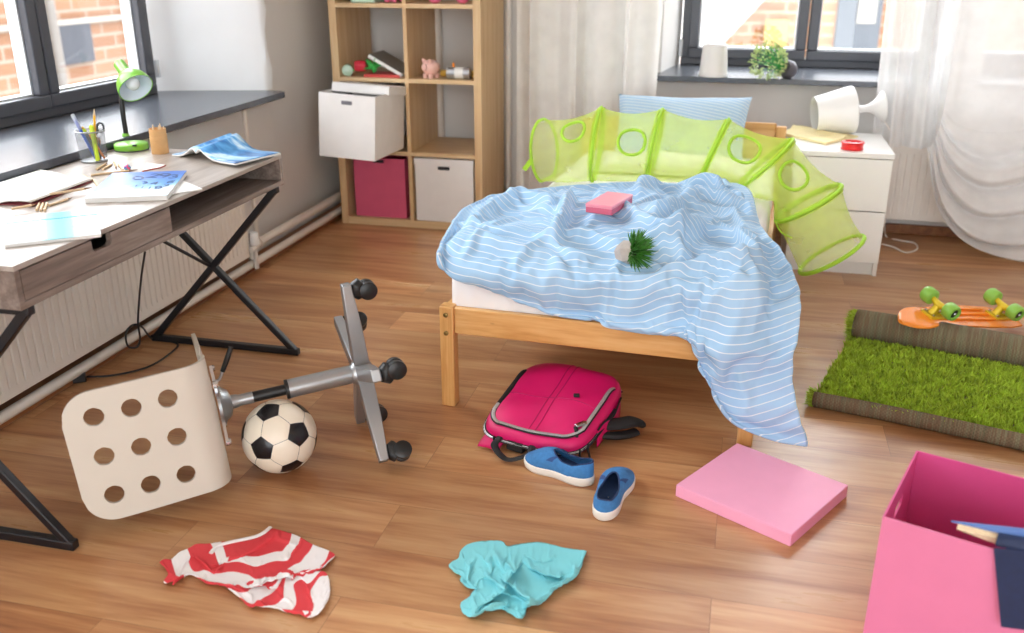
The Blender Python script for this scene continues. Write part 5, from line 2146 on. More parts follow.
# ------------------------------------------------------------------ upturned mini skateboard behind the rug
def build_skateboard():
    a, b = at(903, 317, z=0.140), at(1021, 318, z=0.045)
    x = (b - a).normalized()
    F = frame((a + b) / 2, x, (0.06, -.24, 1))
    L = (b - a).length
    t = thing('skateboard', 'orange mini skateboard lying upside down with green wheels', 'skateboard', F.translation, F.to_3x3())
    # deck (upside down: the kicktail tip is on the left, turned down towards the rug)
    st = []
    n = 40
    for i in range(n + 1):
        u = i / n
        w = np.interp(u, [0, .02, .06, .12, .2, .26, .35, .6, .8, .92, .98, 1.0], [.012, .032, .055, .066, .062, .060, .066, .074, .070, .052, .028, .006])
        z = 0.0 + 0.022 * max(0, (u - 0.86) / 0.14) ** 2 * -1 - 0.020 * max(0, (0.20 - u) / 0.20) ** 1.5 + 0.006 * math.sin(PI * u)
        st.append((-L / 2 + u * L, float(w), z))
    top, bot = [], []
    for x_, w, z in st:
        top.append([F @ Vector((x_, w * s, z + 0.006 - 0.004 * abs(s) ** 3)) for s in np.linspace(-1, 1, 13)])
        bot.append([F @ Vector((x_, w * s, z - 0.006 + 0.002 * abs(s) ** 3)) for s in np.linspace(1, -1, 13)])
    rows = [tq + bq for tq, bq in zip(top, bot)]
    m = MB().grid(rows, closed_u=True)
    k = len(rows[0])
    m.f.append(tuple(range(k)))
    e = len(m.v) - k
    m.f.append(tuple(e + i for i in range(k - 1, -1, -1)))
    m.build('deck', 'orange', t, smooth=60)
    # moulded ribs under the deck between the trucks
    for s in (-0.034, 0.0, 0.034):
        p = [F @ Vector((xx, s, 0.010 + 0.006 * math.sin(PI * (xx / L + .5)))) for xx in np.linspace(-0.16 * L, 0.19 * L, 10)]
        MB().tube(p, 0.0045, 8).build('rib', 'orange', t)
    for xx in (-0.255 * L, 0.285 * L):
        base = F @ Matrix.Translation((xx, 0, 0.012)) @ Matrix.Scale(1.2, 4)
        tr = MB()
        tr.box(-0.036, 0.036, -0.024, 0.024, -0.004, 0.004, base)
        tr.tube([base @ Vector((0.018, 0, 0.002)), base @ Vector((0.014, 0, 0.022))], [0.018, 0.012], 12)
        tr.tube([base @ Vector((-0.020, 0, 0.002)), base @ Vector((-0.006, 0, 0.030))], [0.014, 0.013], 12)
        truck = tr.build('truck', 'yellow_metal', t, smooth=40, bevel=0.0015)
        MB().tube([base @ Vector((-0.004, y, 0.040 - 0.008 * (1 - (abs(y) / .03) ** 1))) for y in np.linspace(-0.03, 0.03, 9)], [0.009, 0.010, 0.012, 0.014, 0.016, 0.014, 0.012, 0.010, 0.009], 12).build('hanger', 'yellow_metal', truck)
        MB().lathe([(0.012, 0.006), (0.014, 0.012), (0.012, 0.020)], 14, base @ Matrix.Translation((0.012, 0, 0.004))).build('bushing', 'chrome', truck)
        for sx in (-0.026, 0.026):
            for sy in (-0.017, 0.017):
                MB().lathe([(0.004, 0.003), (0.004, 0.008), (0.002, 0.010)], 8, base @ Matrix.Translation((sx, sy, 0))).build('bolt', 'chrome', truck)
        for sy in (-1, 1):
            K = frame_z(base @ Vector((-0.004, sy * 0.046, 0.040)), F.to_3x3() @ Vector((0, sy, 0)))
            w = MB().lathe([(0.010, -0.022), (0.024, -0.0215), (0.0295, -0.016), (0.0300, 0.012), (0.0265, 0.0205), (0.019, 0.022), (0.017, 0.015), (0.008, 0.014)], 26, K).build('wheel', 'wheel_green', t, smooth=50)
            MB().lathe([(0.0165, 0.010), (0.0165, 0.0155), (0.008, 0.016)], 18, K).build('bearing', 'black_plastic', w)
            MB().lathe([(0.006, 0.012), (0.006, 0.021), (0.004, 0.023)], 8, K).build('axle_nut', 'chrome', w)


build_skateboard()

# ------------------------------------------------------------------ pink storage box and its lid
def build_pink_box():
    tl = 0.036
    c = [at(676, 485, z=tl), at(792, 534, z=tl), at(848, 485.5, z=tl), at(737.5, 442.5, z=tl)]
    cen = sum(c, Vector()) / 4
    e1 = ((c[1] - c[0]) + (c[2] - c[3])) / 2
    e2 = ((c[3] - c[0]) + (c[2] - c[1])) / 2
    e1.z = e2.z = 0
    L, W = e1.length, e2.length
    e1.normalize()
    F = frame((cen.x, cen.y, 0), e1, (0, 0, 1))
    t = thing('box_lid', 'flat pale pink box lid lying on the floor before the bed leg', 'box lid', F.translation, F.to_3x3())
    MB().box(-L / 2, L / 2, -W / 2, W / 2, tl - 0.003, tl, F).build('top', 'pink_lid', t, smooth=30, bevel=0.002)
    m = MB()
    for x in (-1, 1):
        m.box(x * L / 2 - (0.003 if x > 0 else 0), x * L / 2 + (0.003 if x < 0 else 0), -W / 2, W / 2, 0.001, tl - 0.003, F)
        m.box(-L / 2 + .003, L / 2 - .003, x * W / 2 - (0.003 if x > 0 else 0), x * W / 2 + (0.003 if x < 0 else 0), 0.001, tl - 0.003, F)
    m.build('rim', 'pink_lid', t, smooth=30, bevel=0.0008)
    # box
    Hh = 0.325
    p0, p1 = at(882.5, 516.5, z=Hh), at(916.5, 450, z=Hh)
    r1 = at(1024, 477, z=Hh) - p1
    ex = Vector((r1.x, r1.y, 0)).normalized()
    d = Vector((p1.x - p0.x, p1.y - p0.y, 0))
    D = d.length
    dn = d.normalized()
    ex = (ex - dn * ex.dot(dn)).normalized()
    Wd = 0.345
    F = frame((p0.x, p0.y, 0), ex, (0, 0, 1))
    y = F.to_3x3() @ Vector((0, 1, 0))
    if y.dot(dn) < 0:
        raise RuntimeError('box axes')
    t = thing('storage_box', 'large open pink storage box on the floor with a navy book over its edge', 'box', (p0.x, p0.y, 0), F.to_3x3())
    w = 0.004
    Mx = F
    m = MB()
    m.box(0, Wd, 0, w, 0, Hh, Mx)
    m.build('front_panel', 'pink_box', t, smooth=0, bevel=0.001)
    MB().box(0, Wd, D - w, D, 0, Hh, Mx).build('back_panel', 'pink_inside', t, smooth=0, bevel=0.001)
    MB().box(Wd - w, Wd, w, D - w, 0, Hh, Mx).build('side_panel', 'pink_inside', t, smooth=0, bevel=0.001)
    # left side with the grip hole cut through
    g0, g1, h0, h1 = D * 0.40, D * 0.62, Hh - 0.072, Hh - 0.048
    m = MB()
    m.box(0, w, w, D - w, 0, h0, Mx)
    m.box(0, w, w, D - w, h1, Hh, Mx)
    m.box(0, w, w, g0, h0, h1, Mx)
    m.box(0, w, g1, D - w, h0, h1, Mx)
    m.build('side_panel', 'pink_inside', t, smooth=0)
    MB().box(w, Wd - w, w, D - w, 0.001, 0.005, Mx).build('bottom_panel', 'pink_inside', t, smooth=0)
    # hardback straddling the front edge: one board and its pages over the opening, the other board hanging outside
    a, bb = at(997, 533, z=Hh + 0.022), at(951, 522, z=Hh + 0.020)
    t = thing('book', 'navy hardback book straddling the rim of the pink box', 'book', a)
    Lb = ex * 0.205 + Vector((0, 0, 0.030))
    nrm_out = -dn
    up = Vector((0, 0, 1))
    v = [a, bb, bb + Lb + dn * 0.03, a + Lb]
    MB().add([p for p in v] + [p + up * 0.003 for p in v], [(3, 2, 1, 0), (4, 5, 6, 7), (0, 1, 5, 4), (1, 2, 6, 5), (2, 3, 7, 6), (3, 0, 4, 7)]).build('cover', 'navy_light', t, smooth=0)
    a2, b2 = a + ex * 0.004 + dn * 0.004, a + (bb - a) * 0.90 + ex * .004
    lo = [a2 - up * 0.026, b2 - up * 0.012, b2 + Lb * .97 + dn * .03 - up * .012, a2 + Lb * .97 - up * .026]
    hi = [a2, b2, b2 + Lb * .97 + dn * .03, a2 + Lb * .97]
    MB().add(lo + [p - up * .0005 for p in hi], [(3, 2, 1, 0), (4, 5, 6, 7), (0, 1, 5, 4), (1, 2, 6, 5), (2, 3, 7, 6), (3, 0, 4, 7)]).build('page_block', 'page', t, smooth=0)
    # rounded spine and the hanging board with its thin page block behind
    rows = []
    s0 = a + ex * 0.002 + up * 0.002
    for q in np.linspace(0, 1, 7):
        an = q * PI / 2
        p = s0 + nrm_out * (0.028 * math.sin(an)) - up * (0.014 * (1 - math.cos(an)))
        rows.append([p, p + Lb])
    MB().grid(rows).build('spine', 'navy', t, smooth=180, solid=0.002)
    e0 = Vector(rows[-1][0])
    dnw = (nrm_out * 0.10 + Lb.normalized() * 0.26 - up).normalized()
    MB().bar(e0 + Lb * .5 - dnw * 0.009, e0 + Lb * .5 + dnw * 0.146, 0.003, 0.21, Lb).build('cover', 'navy', t, smooth=0, bevel=0.0006)
    g = e0 - nrm_out * 0.008 + ex * .003
    MB().bar(g + Lb * .485 + dnw * 0.004, g + Lb * .485 + dnw * 0.140, 0.012, 0.20, Lb).build('page_block', 'page', t, smooth=0)


build_pink_box()

# ------------------------------------------------------------------ clothes on the floor
def rbf_phase(C, ph, X):
    """smooth interpolation of stripe numbers given at a few places"""
    C, ph = np.array(C, float), np.array(ph, float)
    D = np.sqrt(((C[:, None] - C[None]) ** 2).sum(2))
    n = len(C)
    A = np.zeros((n + 3, n + 3))
    A[:n, :n] = D + 6.0 * np.eye(n)
    A[:n, n:] = np.concatenate([np.ones((n, 1)), C], 1)
    A[n:, :n] = A[:n, n:].T
    w = np.linalg.lstsq(A, np.concatenate([ph, np.zeros(3)]), rcond=None)[0]
    Dx = np.sqrt(((X[:, None] - C[None]) ** 2).sum(2))
    return Dx @ w[:n] + np.concatenate([np.ones((len(X), 1)), X], 1) @ w[n:]


def garment(outline, x0, y0, sc, step, ridges, width, puff, grow, seed, phase=None):
    O = [(x, y) for x, y in outline]
    # smooth closed outline
    sm = smooth_curve([(x, y, 0) for x, y in O], 6, closed=True)
    V = [Vector((p.x, p.y)) for p in sm]
    n = len(V)
    E = [(i, (i + 1) % n) for i in range(n)]
    xs, ys = [v.x for v in V], [v.y for v in V]

    def inside(px, py):
        c = False
        j = n - 1
        for i in range(n):
            if (V[i].y > py) != (V[j].y > py) and px < (V[j].x - V[i].x) * (py - V[i].y) / (V[j].y - V[i].y) + V[i].x:
                c = not c
            j = i
        return c
    yy, r = min(ys) + step / 2, 0
    rng = random.Random(seed)
    while yy < max(ys):
        xx = min(xs) + (step / 2 if r % 2 else 0)
        while xx < max(xs):
            q = (xx + rng.uniform(-.2, .2) * step, yy + rng.uniform(-.15, .15) * step)
            if inside(*q):
                d = min((v.x - q[0]) ** 2 + (v.y - q[1]) ** 2 for v in V)
                if d > (step * 0.45) ** 2:
                    V.append(Vector(q))
            xx += step
        yy += step * 0.62
        r += 1
    res = delaunay_2d_cdt(V, E, [], 1, 1e-4)
    v2 = np.array([(p.x, p.y) for p in res[0]])
    fs = [tuple(f) for f in res[2]]
    px, py = x0 + v2[:, 0] / sc, y0 + v2[:, 1] / sc
    B2 = np.array([(p.x, p.y) for p in sm])
    edge = np.array([np.sqrt(((B2 - q) ** 2).sum(1).min()) for q in v2])
    P = np.array([tuple(at(a, b, z=0.010)) for a, b in zip(px, py)])
    g = np.random.default_rng(seed)
    prof = np.clip(edge / (width * 1.0), 0, 1) ** 0.6
    h = ridge_field(v2[:, 0], v2[:, 1], ridges, width)
    nz = vnoise(P[:, 0], P[:, 1], 0.6, 6, 16, g) * 0.0035
    up = prof * (puff + h + nz)
    # lift along the line of sight so the outline still falls where it was photographed
    Q = []
    for a, b, z in zip(px, py, up):
        Q.append(tuple(at(a, b, z=0.008 + max(0.0, z))))
    P = np.array(Q)
    E = set()
    opp = {}
    for f in fs:
        for i in range(3):
            a, b, c = f[i], f[(i + 1) % 3], f[(i + 2) % 3]
            k = (min(a, b), max(a, b))
            E.add(k)
            opp.setdefault(k, []).append(c)
    E = np.array(sorted(E))
    Bn = np.array([o for o in opp.values() if len(o) == 2])
    ln = lambda e: np.sqrt(((P[e[:, 0]] - P[e[:, 1]]) ** 2).sum(1))
    rest = ln(E) * grow
    sets = [(E, rest, 1.0), (Bn, ln(Bn) * (1 + (grow - 1) * .6), 0.08)]
    bnd = np.nonzero(edge < 1e-3)[0]

    def collide(X, P0):
        low = X[:, 2] < 0.006
        X[low, 2] = 0.006
        X[low, :2] = P0[low, :2] * 0.7 + X[low, :2] * 0.3
        return X
    P = cloth(P, sets, collide, steps=22, iters=6, gravity=-1.5, damp=0.85, pins=(bnd, P[bnd].copy(), 0.5))
    m = MB()
    uv = None
    if phase is not None:
        ph = rbf_phase([p[:2] for p in phase], [p[2] for p in phase], v2)
        uv = [(0.0, float(q)) for q in ph]
    m.add([Vector(p) for p in P], fs, None, uv)
    return m, P, v2


def build_clothes():
    out = [(48, 240), (75, 222), (110, 220), (150, 185), (200, 165), (235, 145), (300, 142), (350, 134), (420, 128), (520, 115), (575, 90), (612, 65), (680, 78), (760, 105), (830, 145), (905, 175), (950, 205), (905, 252), (850, 272), (800, 284),
           (850, 284), (900, 290), (920, 350), (920, 420), (895, 465), (858, 495), (760, 488), (700, 485), (610, 475), (505, 455), (420, 395), (365, 355), (270, 335), (215, 310), (175, 305), (130, 335), (80, 352), (68, 335), (90, 300), (75, 270)]
    rid = [([(330, 190), (380, 165), (520, 128), (610, 78)], .022), ([(250, 190), (300, 230), (340, 235)], .020), ([(480, 300), (600, 262), (720, 235), (740, 250)], .030), ([(545, 275), (660, 330), (680, 400)], .018),
           ([(690, 300), (660, 350), (690, 430)], -.012), ([(420, 330), (500, 360), (560, 440)], .014), ([(800, 290), (830, 380), (810, 470)], .012), ([(700, 180), (760, 120)], .012), ([(110, 230), (130, 290)], .022), ([(230, 210), (200, 250)], -.012)]
    ph = [(420, 165, 0), (520, 152, 0), (620, 112, 0), (690, 112, 0), (640, 80, 0),
          (430, 205, .5), (520, 210, .5), (620, 195, .5), (690, 190, .5), (560, 205, .5),
          (330, 235, 1), (400, 240, 1), (480, 250, 1), (560, 245, 1), (650, 225, 1), (260, 205, 1.0), (300, 165, 1.0), (740, 150, 1.0), (700, 205, 1.0), (790, 130, 1.0),
          (340, 285, 1.5), (420, 295, 1.5), (480, 292, 1.5), (580, 272, 1.5), (690, 245, 1.5), (235, 290, 1.5), (825, 200, 1.5), (770, 240, 1.5), (860, 170, 1.5),
          (300, 325, 2), (400, 350, 2), (500, 318, 2), (600, 300, 2), (660, 292, 2), (900, 225, 2.0), (850, 260, 2.0),
          (450, 392, 2.5), (540, 372, 2.5), (620, 338, 2.5), (655, 318, 2.5),
          (540, 440, 3), (610, 415, 3), (655, 385, 3), (660, 350, 3.0),
          (640, 465, 3.5), (690, 440, 3.5), (710, 380, 3.5), (705, 320, 3.5),
          (740, 478, 4), (800, 420, 4), (790, 360, 4), (785, 310, 4),
          (845, 485, 4.5), (890, 430, 4.5), (885, 360, 4.5), (875, 300, 4.5),
          (165, 225, 1.5), (190, 200, 1.5), (200, 280, 1.5), (105, 270, 2.0), (75, 245, 2.0), (110, 320, 2.0), (230, 180, 1.0), (225, 240, 1.0)]
    m, P, v2 = garment(out, 150, 515, 5.12, 15, rid, 26, 0.012, 1.05, 3, ph)
    bv = BVHTree.FromPolygons([Vector(p) for p in P], m.f)
    o = m.build('tshirt', 'red_stripe', None, smooth=180, solid=0.003, soff=-1, sub=1)
    tag(o, 'red and white striped shirt crumpled on the floor', 'shirt')
    nk = []
    for x, y in ((312, 200), (345, 165), (400, 147), (470, 132), (540, 116), (585, 94), (616, 68)):
        h = bv.ray_cast(CAM, ray(150 + x / 5.12, 515 + y / 5.12))
        nk.append(h[0] + Vector((0, 0, 0.003)) if h[0] is not None else at(150 + x / 5.12, 515 + y / 5.12, z=0.02))
    MB().tube(smooth_curve(nk, 6), 0.006, 8, flat=0.5).build('collar_rib', 'white_jersey', o)
    out = [(80, 245), (100, 215), (140, 195), (150, 155), (190, 115), (270, 92), (340, 88), (405, 92), (435, 120), (520, 105), (620, 97), (700, 110), (770, 130), (850, 142), (905, 148), (912, 165), (890, 215), (850, 260), (790, 300), (720, 345),
           (680, 385), (640, 430), (590, 442), (555, 450), (548, 505), (500, 515), (440, 495), (390, 465), (330, 480), (250, 490), (200, 505), (165, 490), (155, 460), (200, 430), (220, 400), (260, 360), (200, 355), (150, 340), (155, 310), (180, 285), (150, 268), (100, 268)]
    rid = [([(480, 142), (440, 230), (500, 300), (600, 385)], .040), ([(480, 142), (560, 180), (650, 200), (745, 215)], .030), ([(300, 105), (330, 160), (320, 220), (400, 280)], .026), ([(380, 120), (420, 220)], .024), ([(200, 150), (190, 240), (230, 300)], .020),
           ([(230, 420), (300, 360), (400, 310), (400, 280)], .030), ([(240, 450), (330, 420), (430, 400)], .026), ([(560, 410), (660, 340), (780, 270), (860, 190)], .022), ([(455, 130), (560, 112), (700, 125)], .018), ([(540, 160), (600, 270)], -.025), ([(500, 440), (520, 490)], .015), ([(280, 300), (350, 290)], -.014), ([(430, 330), (560, 390)], .018)]
    m, P, v2 = garment(out, 435, 525, 6.02, 15, rid, 28, 0.020, 1.05, 6)
    o = m.build('tshirt', 'aqua', None, smooth=180, solid=0.003, soff=-1, sub=1)
    tag(o, 'plain aqua blue shirt crumpled on the floor', 'shirt')


M['white_jersey'] = plain('white ribbing', '#f0ecec', 0.85, var=0.02)
build_clothes()
# ------------------------------------------------------------------ things on the desk
DT = DZ1


def on_desk(px, py, dz=0.0):
    return at(px, py, z=DT + dz)


def slab_thing(name, label, cat, corners, th, mats, z0=DT, spine=None):
    """a closed book from its four top corners in the picture: cover, page block, cover"""
    c = [at(x, y, z=z0 + th) for x, y in corners]
    cen = sum(c, Vector()) / 4
    e1 = ((c[1] - c[0]) + (c[2] - c[3])) / 2
    e2 = ((c[3] - c[0]) + (c[2] - c[1])) / 2
    L, W = e1.length, e2.length
    F = frame((cen.x, cen.y, z0 + 0.0005), e1, (0, 0, 1))
    if (F.to_3x3() @ Vector((0, 1, 0))).dot(e2) < 0:
        F = frame((cen.x, cen.y, z0 + 0.0005), e1, (0, 0, 1))
    t = thing(name, label, cat, F.translation, F.to_3x3())
    k = 0.0012
    MB().box(-L / 2, L / 2, -W / 2, W / 2, 0, k, F).build('back_cover', mats[0], t, smooth=0)
    MB().box(-L / 2 + .001, L / 2 - .002, -W / 2 + .0015, W / 2 - .0015, k, th - k, F).build('page_block', mats[1], t, smooth=0)
    MB().box(-L / 2, L / 2, -W / 2, W / 2, th - k, th, F).build('front_cover', mats[2], t, smooth=0)
    return t, F, L, W


def text_on(body, F, x, y, z, size, mat, parent, rot=0.0, name='printed_numeral'):
    cu = bpy.data.curves.new(name, 'FONT')
    cu.body = body
    cu.size = size
    cu.extrude = 0.0002
    cu.align_x = 'CENTER'
    cu.align_y = 'CENTER'
    cu.materials.append(M[mat])
    o = bpy.data.objects.new(name, cu)
    COL.objects.link(o)
    me = bpy.data.meshes.new_from_object(o)
    bpy.data.objects.remove(o)
    o = bpy.data.objects.new(name, me)
    COL.objects.link(o)
    o.parent = parent
    mw = F @ Matrix.Translation((x, y, z)) @ Matrix.Rotation(rot, 4, 'Z')
    o.matrix_basis = world_of(parent).inverted() @ mw
    return o


def build_desk_things():
    # teal and white notebook, nearest
    t, F, L, W = slab_thing('notebook', 'white and teal splashed notebook lying nearest on the desk', 'notebook',
                            [(3, 243), (99, 236), (97, 207), (8, 219)], 0.008, ('paper', 'paper', 'splash'))
    MB().box(-L / 2 - .001, L / 2 + .001, W * 0.24, W * 0.24 + 0.007, 0.0079, 0.0086, F).build('elastic_band', 'teal', t, smooth=0)
    for dy in (0.27, -0.17, -0.29):
        MB().box(L * .31, L * .41, W * dy - .004, W * dy + .004, 0.0079, 0.0083, F).build('printed_line', 'bronze_pale', t, smooth=0)
    # blue planner with numerals
    t, F, L, W = slab_thing('planner', 'thick blue planner printed with dark numerals on the desk', 'book',
                            [(96, 197), (176, 195.5), (179, 170.5), (102, 174)], 0.014, ('paper', 'paper', 'planner'))
    for s, x, y, sz, r in (('0', -.05, .22, .050, .3), ('2', .13, .30, .052, -.2), ('9', .28, .30, .055, .2), ('3', .41, .24, .050, .1), ('1', .02, -.10, .022, 0), ('3', .10, .02, .030, .3), ('1', .12, -.17, .022, 0), ('4', .23, -.02, .034, 0), ('1', .22, -.2, .024, 0),
                           ('8', .33, -.20, .034, .2), ('2', .41, -.12, .028, 0), ('6', .43, .02, .034, -.2)):
        text_on(s, F, (x - .02) * L, y * W, 0.0146, sz * 1.45, 'ink', t, r)
    # loose booklet under its right end
    slab_thing('booklet', 'thin white booklet sticking out under the blue planner', 'booklet', [(150, 196.5), (181, 191), (187, 172), (156, 176)], 0.0005 + 0.003, ('paper', 'paper', 'paper'))
    # open white sketchbook with maroon cover
    a = [on_desk(-32, 208), on_desk(30, 207.5), on_desk(94, 178), on_desk(37, 177)]
    t = thing('sketchbook', 'open blank sketchbook with a maroon cover on the desk', 'sketchbook', on_desk(20, 195))
    p00, p10, p11, p01 = on_desk(-55, 203), on_desk(33, 207), on_desk(93, 182), on_desk(40, 172)
    q0, q1 = on_desk(5, 190), on_desk(68, 178)
    def sheet(z, inset):
        rows = []
        for i in range(9):
            f = i / 8
            l0, l1 = p00.lerp(p01, f), p10.lerp(p11, f)
            row = []
            for j in range(21):
                u = j / 20
                p = l0.lerp(l1, inset + u * (1 - 2 * inset))
                hgt = 0.006 * math.exp(-((u - .55) / .12) ** 2) * (-1) + 0.006 + 0.008 * math.sin(PI * min(1, max(0, (u - .55) / .45))) + 0.012 * max(0, u - .8) * (1 - f) * 3
                row.append(Vector((p.x, p.y, DT + z + hgt * (1 if z > .001 else .15))))
            rows.append(row)
        return rows
    MB().grid(sheet(0.0006, 0)).build('cover', 'maroon', t, smooth=180, solid=0.0015, soff=0)
    MB().grid(sheet(0.0030, 0.012)).build('pages', 'paper', t, smooth=180, solid=0.004, soff=-1)
    # blue magazine lying open, face down, at the far end
    t = thing('magazine', 'blue glossy magazine lying open face down at the desk end', 'magazine', on_desk(225, 158))
    n = 26
    A0, A1 = on_desk(172, 156), on_desk(236, 168.5)     # near edge
    B0, B1 = on_desk(206, 149), on_desk(281, 157)      # far edge
    rows, rows2 = [], []
    for i in range(9):
        f = i / 8
        l0, l1 = A0.lerp(B0, f), A1.lerp(B1, f)
        row = []
        for j in range(n):
            u = j / (n - 1)
            p = l0.lerp(l1, u)
            z = 0.050 * math.exp(-((u - 0.40) / 0.17) ** 2) * (0.75 + .5 * f) - 0.018 * math.exp(-((u - .40) / .035) ** 2) + 0.006 + 0.010 * u
            row.append(Vector((p.x, p.y, DT + max(0.003, z))))
        rows.append(row)
    # left leaf, then the ridge and the broad right leaf, as two sheets with paper under the cover
    MB().grid(rows).build('cover', 'magazine', t, smooth=180, solid=0.001, soff=0)
    MB().grid([[p - Vector((0, 0, 0.0040)) for p in r] for r in rows]).build('pages', 'paper', t, smooth=180, solid=0.005, soff=0)
    # red notepad with a white sheet behind the ball
    c = [on_desk(142, 172), on_desk(160, 168.5), on_desk(166, 166), on_desk(146, 164)]
    t = thing('notepad', 'small white notepad with a red edge behind the planner', 'notepad', sum(c, Vector()) / 4)
    for nm, m_, z, e in (('back_cover', 'red_book', 0.0008, 1.0), ('sheet', 'paper', 0.0028, 0.93)):
        cc = sum(c, Vector()) / 4
        P = [cc + (p - cc) * e for p in c]
        m = MB()
        m.prism([(p.x, p.y) for p in P], DT + z, DT + z + 0.0018)
        m.build(nm, m_, t, smooth=0)
    # speckled rubber ball
    p = on_desk(128, 171)
    o = MB().ball((p.x, p.y, DT + 0.0105), 0.0105, n=20).build('bouncy_ball', 'speckle', None, smooth=180)
    tag(o, 'tiny blue and pink speckled ball on the desk', 'ball')
    # green reading lamp
    base = at(129.5, 149.5, z=DT)
    base.x = max(base.x, -2.082 + 0.059)
    t = thing('desk_lamp', 'lime green reading lamp with a black gooseneck on the desk', 'lamp', base)
    Fb = Matrix.Translation(base)
    MB().lathe([(0.054, 0), (0.056, 0.003), (0.056, 0.019), (0.053, 0.023), (0.02, 0.025), (0.001, 0.0255)], 40, Fb).build('base', 'lime', t, smooth=50)
    MB().lathe([(0.0565, 0.0005), (0.0565, 0.004)], 40, Fb).build('base_ring', 'darkgrey', t)
    sp = at(134.5, 145.5, z=DT + 0.0255)
    MB().bar(sp - RT * .007, sp + RT * .007, 0.007, 0.006).build('switch', 'black_plastic', t, smooth=30, bevel=0.001)
    bx = base.x
    yy = base.y
    n0 = at(126, 137, z=DT + 0.024)
    Yl = n0.y
    neck = [n0, at(125.5, 130, y=Yl), at(123.5, 118, y=Yl), at(122, 104, y=Yl + .002), at(121.5, 94, y=Yl + .012), at(123.5, 84, y=Yl + .018)]
    MB().tube(smooth_curve(neck, 8), 0.0085, 14).build('gooseneck', 'black_plastic', t)
    MB().lathe([(0.012, 0), (0.012, 0.012), (0.009, 0.016)], 18, Matrix.Translation(n0 - Vector((0, 0, 0.002)))).build('neck_collar', 'lime', t)
    # head: bell shade facing the camera and down, white inside, green socket behind
    hc = at(134.5, 86, y=Yl - 0.010)
    back = at(118, 62, y=Yl + 0.035)
    ax = (hc - back).normalized()
    Fh = frame_z(hc, ax, RT)
    prof = [(0.019, -0.112), (0.0205, -0.110), (0.0205, -0.066), (0.026, -0.058), (0.040, -0.044), (0.052, -0.026), (0.0585, -0.006), (0.0600, 0.010)]
    MB().lathe(prof, 44, Fh, cap0=True, cap1=False).build('shade', 'lime', t, smooth=60)
    MB().lathe([(0.012, -0.058), (0.024, -0.055), (0.038, -0.042), (0.050, -0.025), (0.0565, -0.006), (0.0585, 0.0095)], 44, Fh, cap1=False).build('shade_lining', 'lamp_inside', t, smooth=180)
    m = MB().tube([Fh @ Vector((0.0593 * math.cos(a), 0.0593 * math.sin(a), 0.010)) for a in np.linspace(0, 2 * PI, 49)[:-1]], 0.0016, 6, closed=True)
    m.build('shade_rim', 'lime', t)
    b = MB().lathe([(0.010, -0.056), (0.012, -0.040), (0.022, -0.022), (0.024, -0.010), (0.018, 0.003), (0.006, 0.009)], 24, Fh).build('bulb', 'glass_bulb', t)
    # wire-mesh pencil cup and what stands in it
    c = at(94.5, 161, z=DT)
    c.x = max(c.x, -2.082 + 0.046)
    t = thing('pencil_cup', 'silver wire mesh pencil cup crowded with pens at the back of the desk', 'cup', c)
    Fc = Matrix.Translation(c)
    MB().lathe([(0.040, 0.002), (0.044, 0.098)], 40, Fc, cap1=False).build('mesh_wall', 'mesh_cup', t)
    MB().tube([c + Vector((0.0445 * math.cos(a), 0.0445 * math.sin(a), 0.098)) for a in np.linspace(0, 2 * PI, 41)[:-1]], 0.0022, 8, closed=True).build('rim', 'silver', t)
    m = MB().lathe([(0.039, 0.001), (0.0405, 0.002), (0.0405, 0.005)], 40, Fc)
    m.build('base', 'silver', t)

    def stick(name, label, cat, p0, p1, parts, group=None):
        """parts: (name, material, [(distance fraction, radius)...])"""
        a, b = Vector(p0), Vector(p1)
        Lx = (b - a).length
        Fz = frame_z(a, b - a)
        main = None
        for nm, m_, prof in parts:
            mb = MB().lathe([(r_, f * Lx) for f, r_ in prof], 12, Fz)
            if main is None:
                main = thing(name, label, cat, a, group=group) if len(parts) > 1 else None
            ob = mb.build(nm if len(parts) > 1 else name, m_, main, smooth=50)
            if main is None:
                tag(ob, label, cat, group)
                main = ob
        return main
    def inc(dx, dy):
        return c + Vector((dx, dy, 0.008))
    yc = c.y
    stick('pen', 'blue ink pen with a clear cap in the mesh cup', 'pen', inc(.020, -.015), at(72, 114, y=yc - .02), [('barrel', 'bluepen', [(0, .003), (.04, .0048), (.86, .0048)]), ('cap', 'clear', [(.66, .0062), (.98, .0062), (1.0, .004)])])
    stick('marker', 'grey and yellow marker leaning in the mesh cup', 'marker', inc(.024, .0), at(82, 127, y=yc), [('barrel', 'darkgrey', [(0, .005), (.9, .006)]), ('cap', 'highlighter', [(.84, .0064), (.93, .0064)]), ('tip', 'gold', [(.93, .005), (1.0, .004)])])
    stick('pencil', 'yellow pencil standing tallest in the mesh cup', 'pencil', inc(-.004, .014), at(94, 107, y=yc + .015), [('barrel', 'yellow', [(0, .0038), (.84, .0038)]), ('sharpened_end', 'pencil_wood', [(.84, .0038), (.96, .0012)]), ('lead', 'darkgrey', [(.96, .0012), (1.0, .0003)])])
    stick('highlighter', 'lime highlighter leaning in front inside the mesh cup', 'highlighter', inc(.030, -.022), at(91, 125, y=yc - .022), [('barrel', 'highlighter', [(0, .007), (.78, .007)]), ('cap', 'highlighter', [(.74, .0078), (.96, .0072), (1.0, .004)])])
    stick('pencil', 'orange pencil low inside the mesh cup', 'pencil', inc(.033, .008), at(88, 132, y=yc + .006), [('barrel', 'orange', [(0, .0036), (.9, .0036)]), ('sharpened_end', 'pencil_wood', [(.9, .0036), (1.0, .0008)])])
    # scissors
    s0 = at(98, 137, y=yc + .02)
    t = thing('scissors', 'black handled scissors standing in the mesh cup', 'scissors', inc(0, .02))
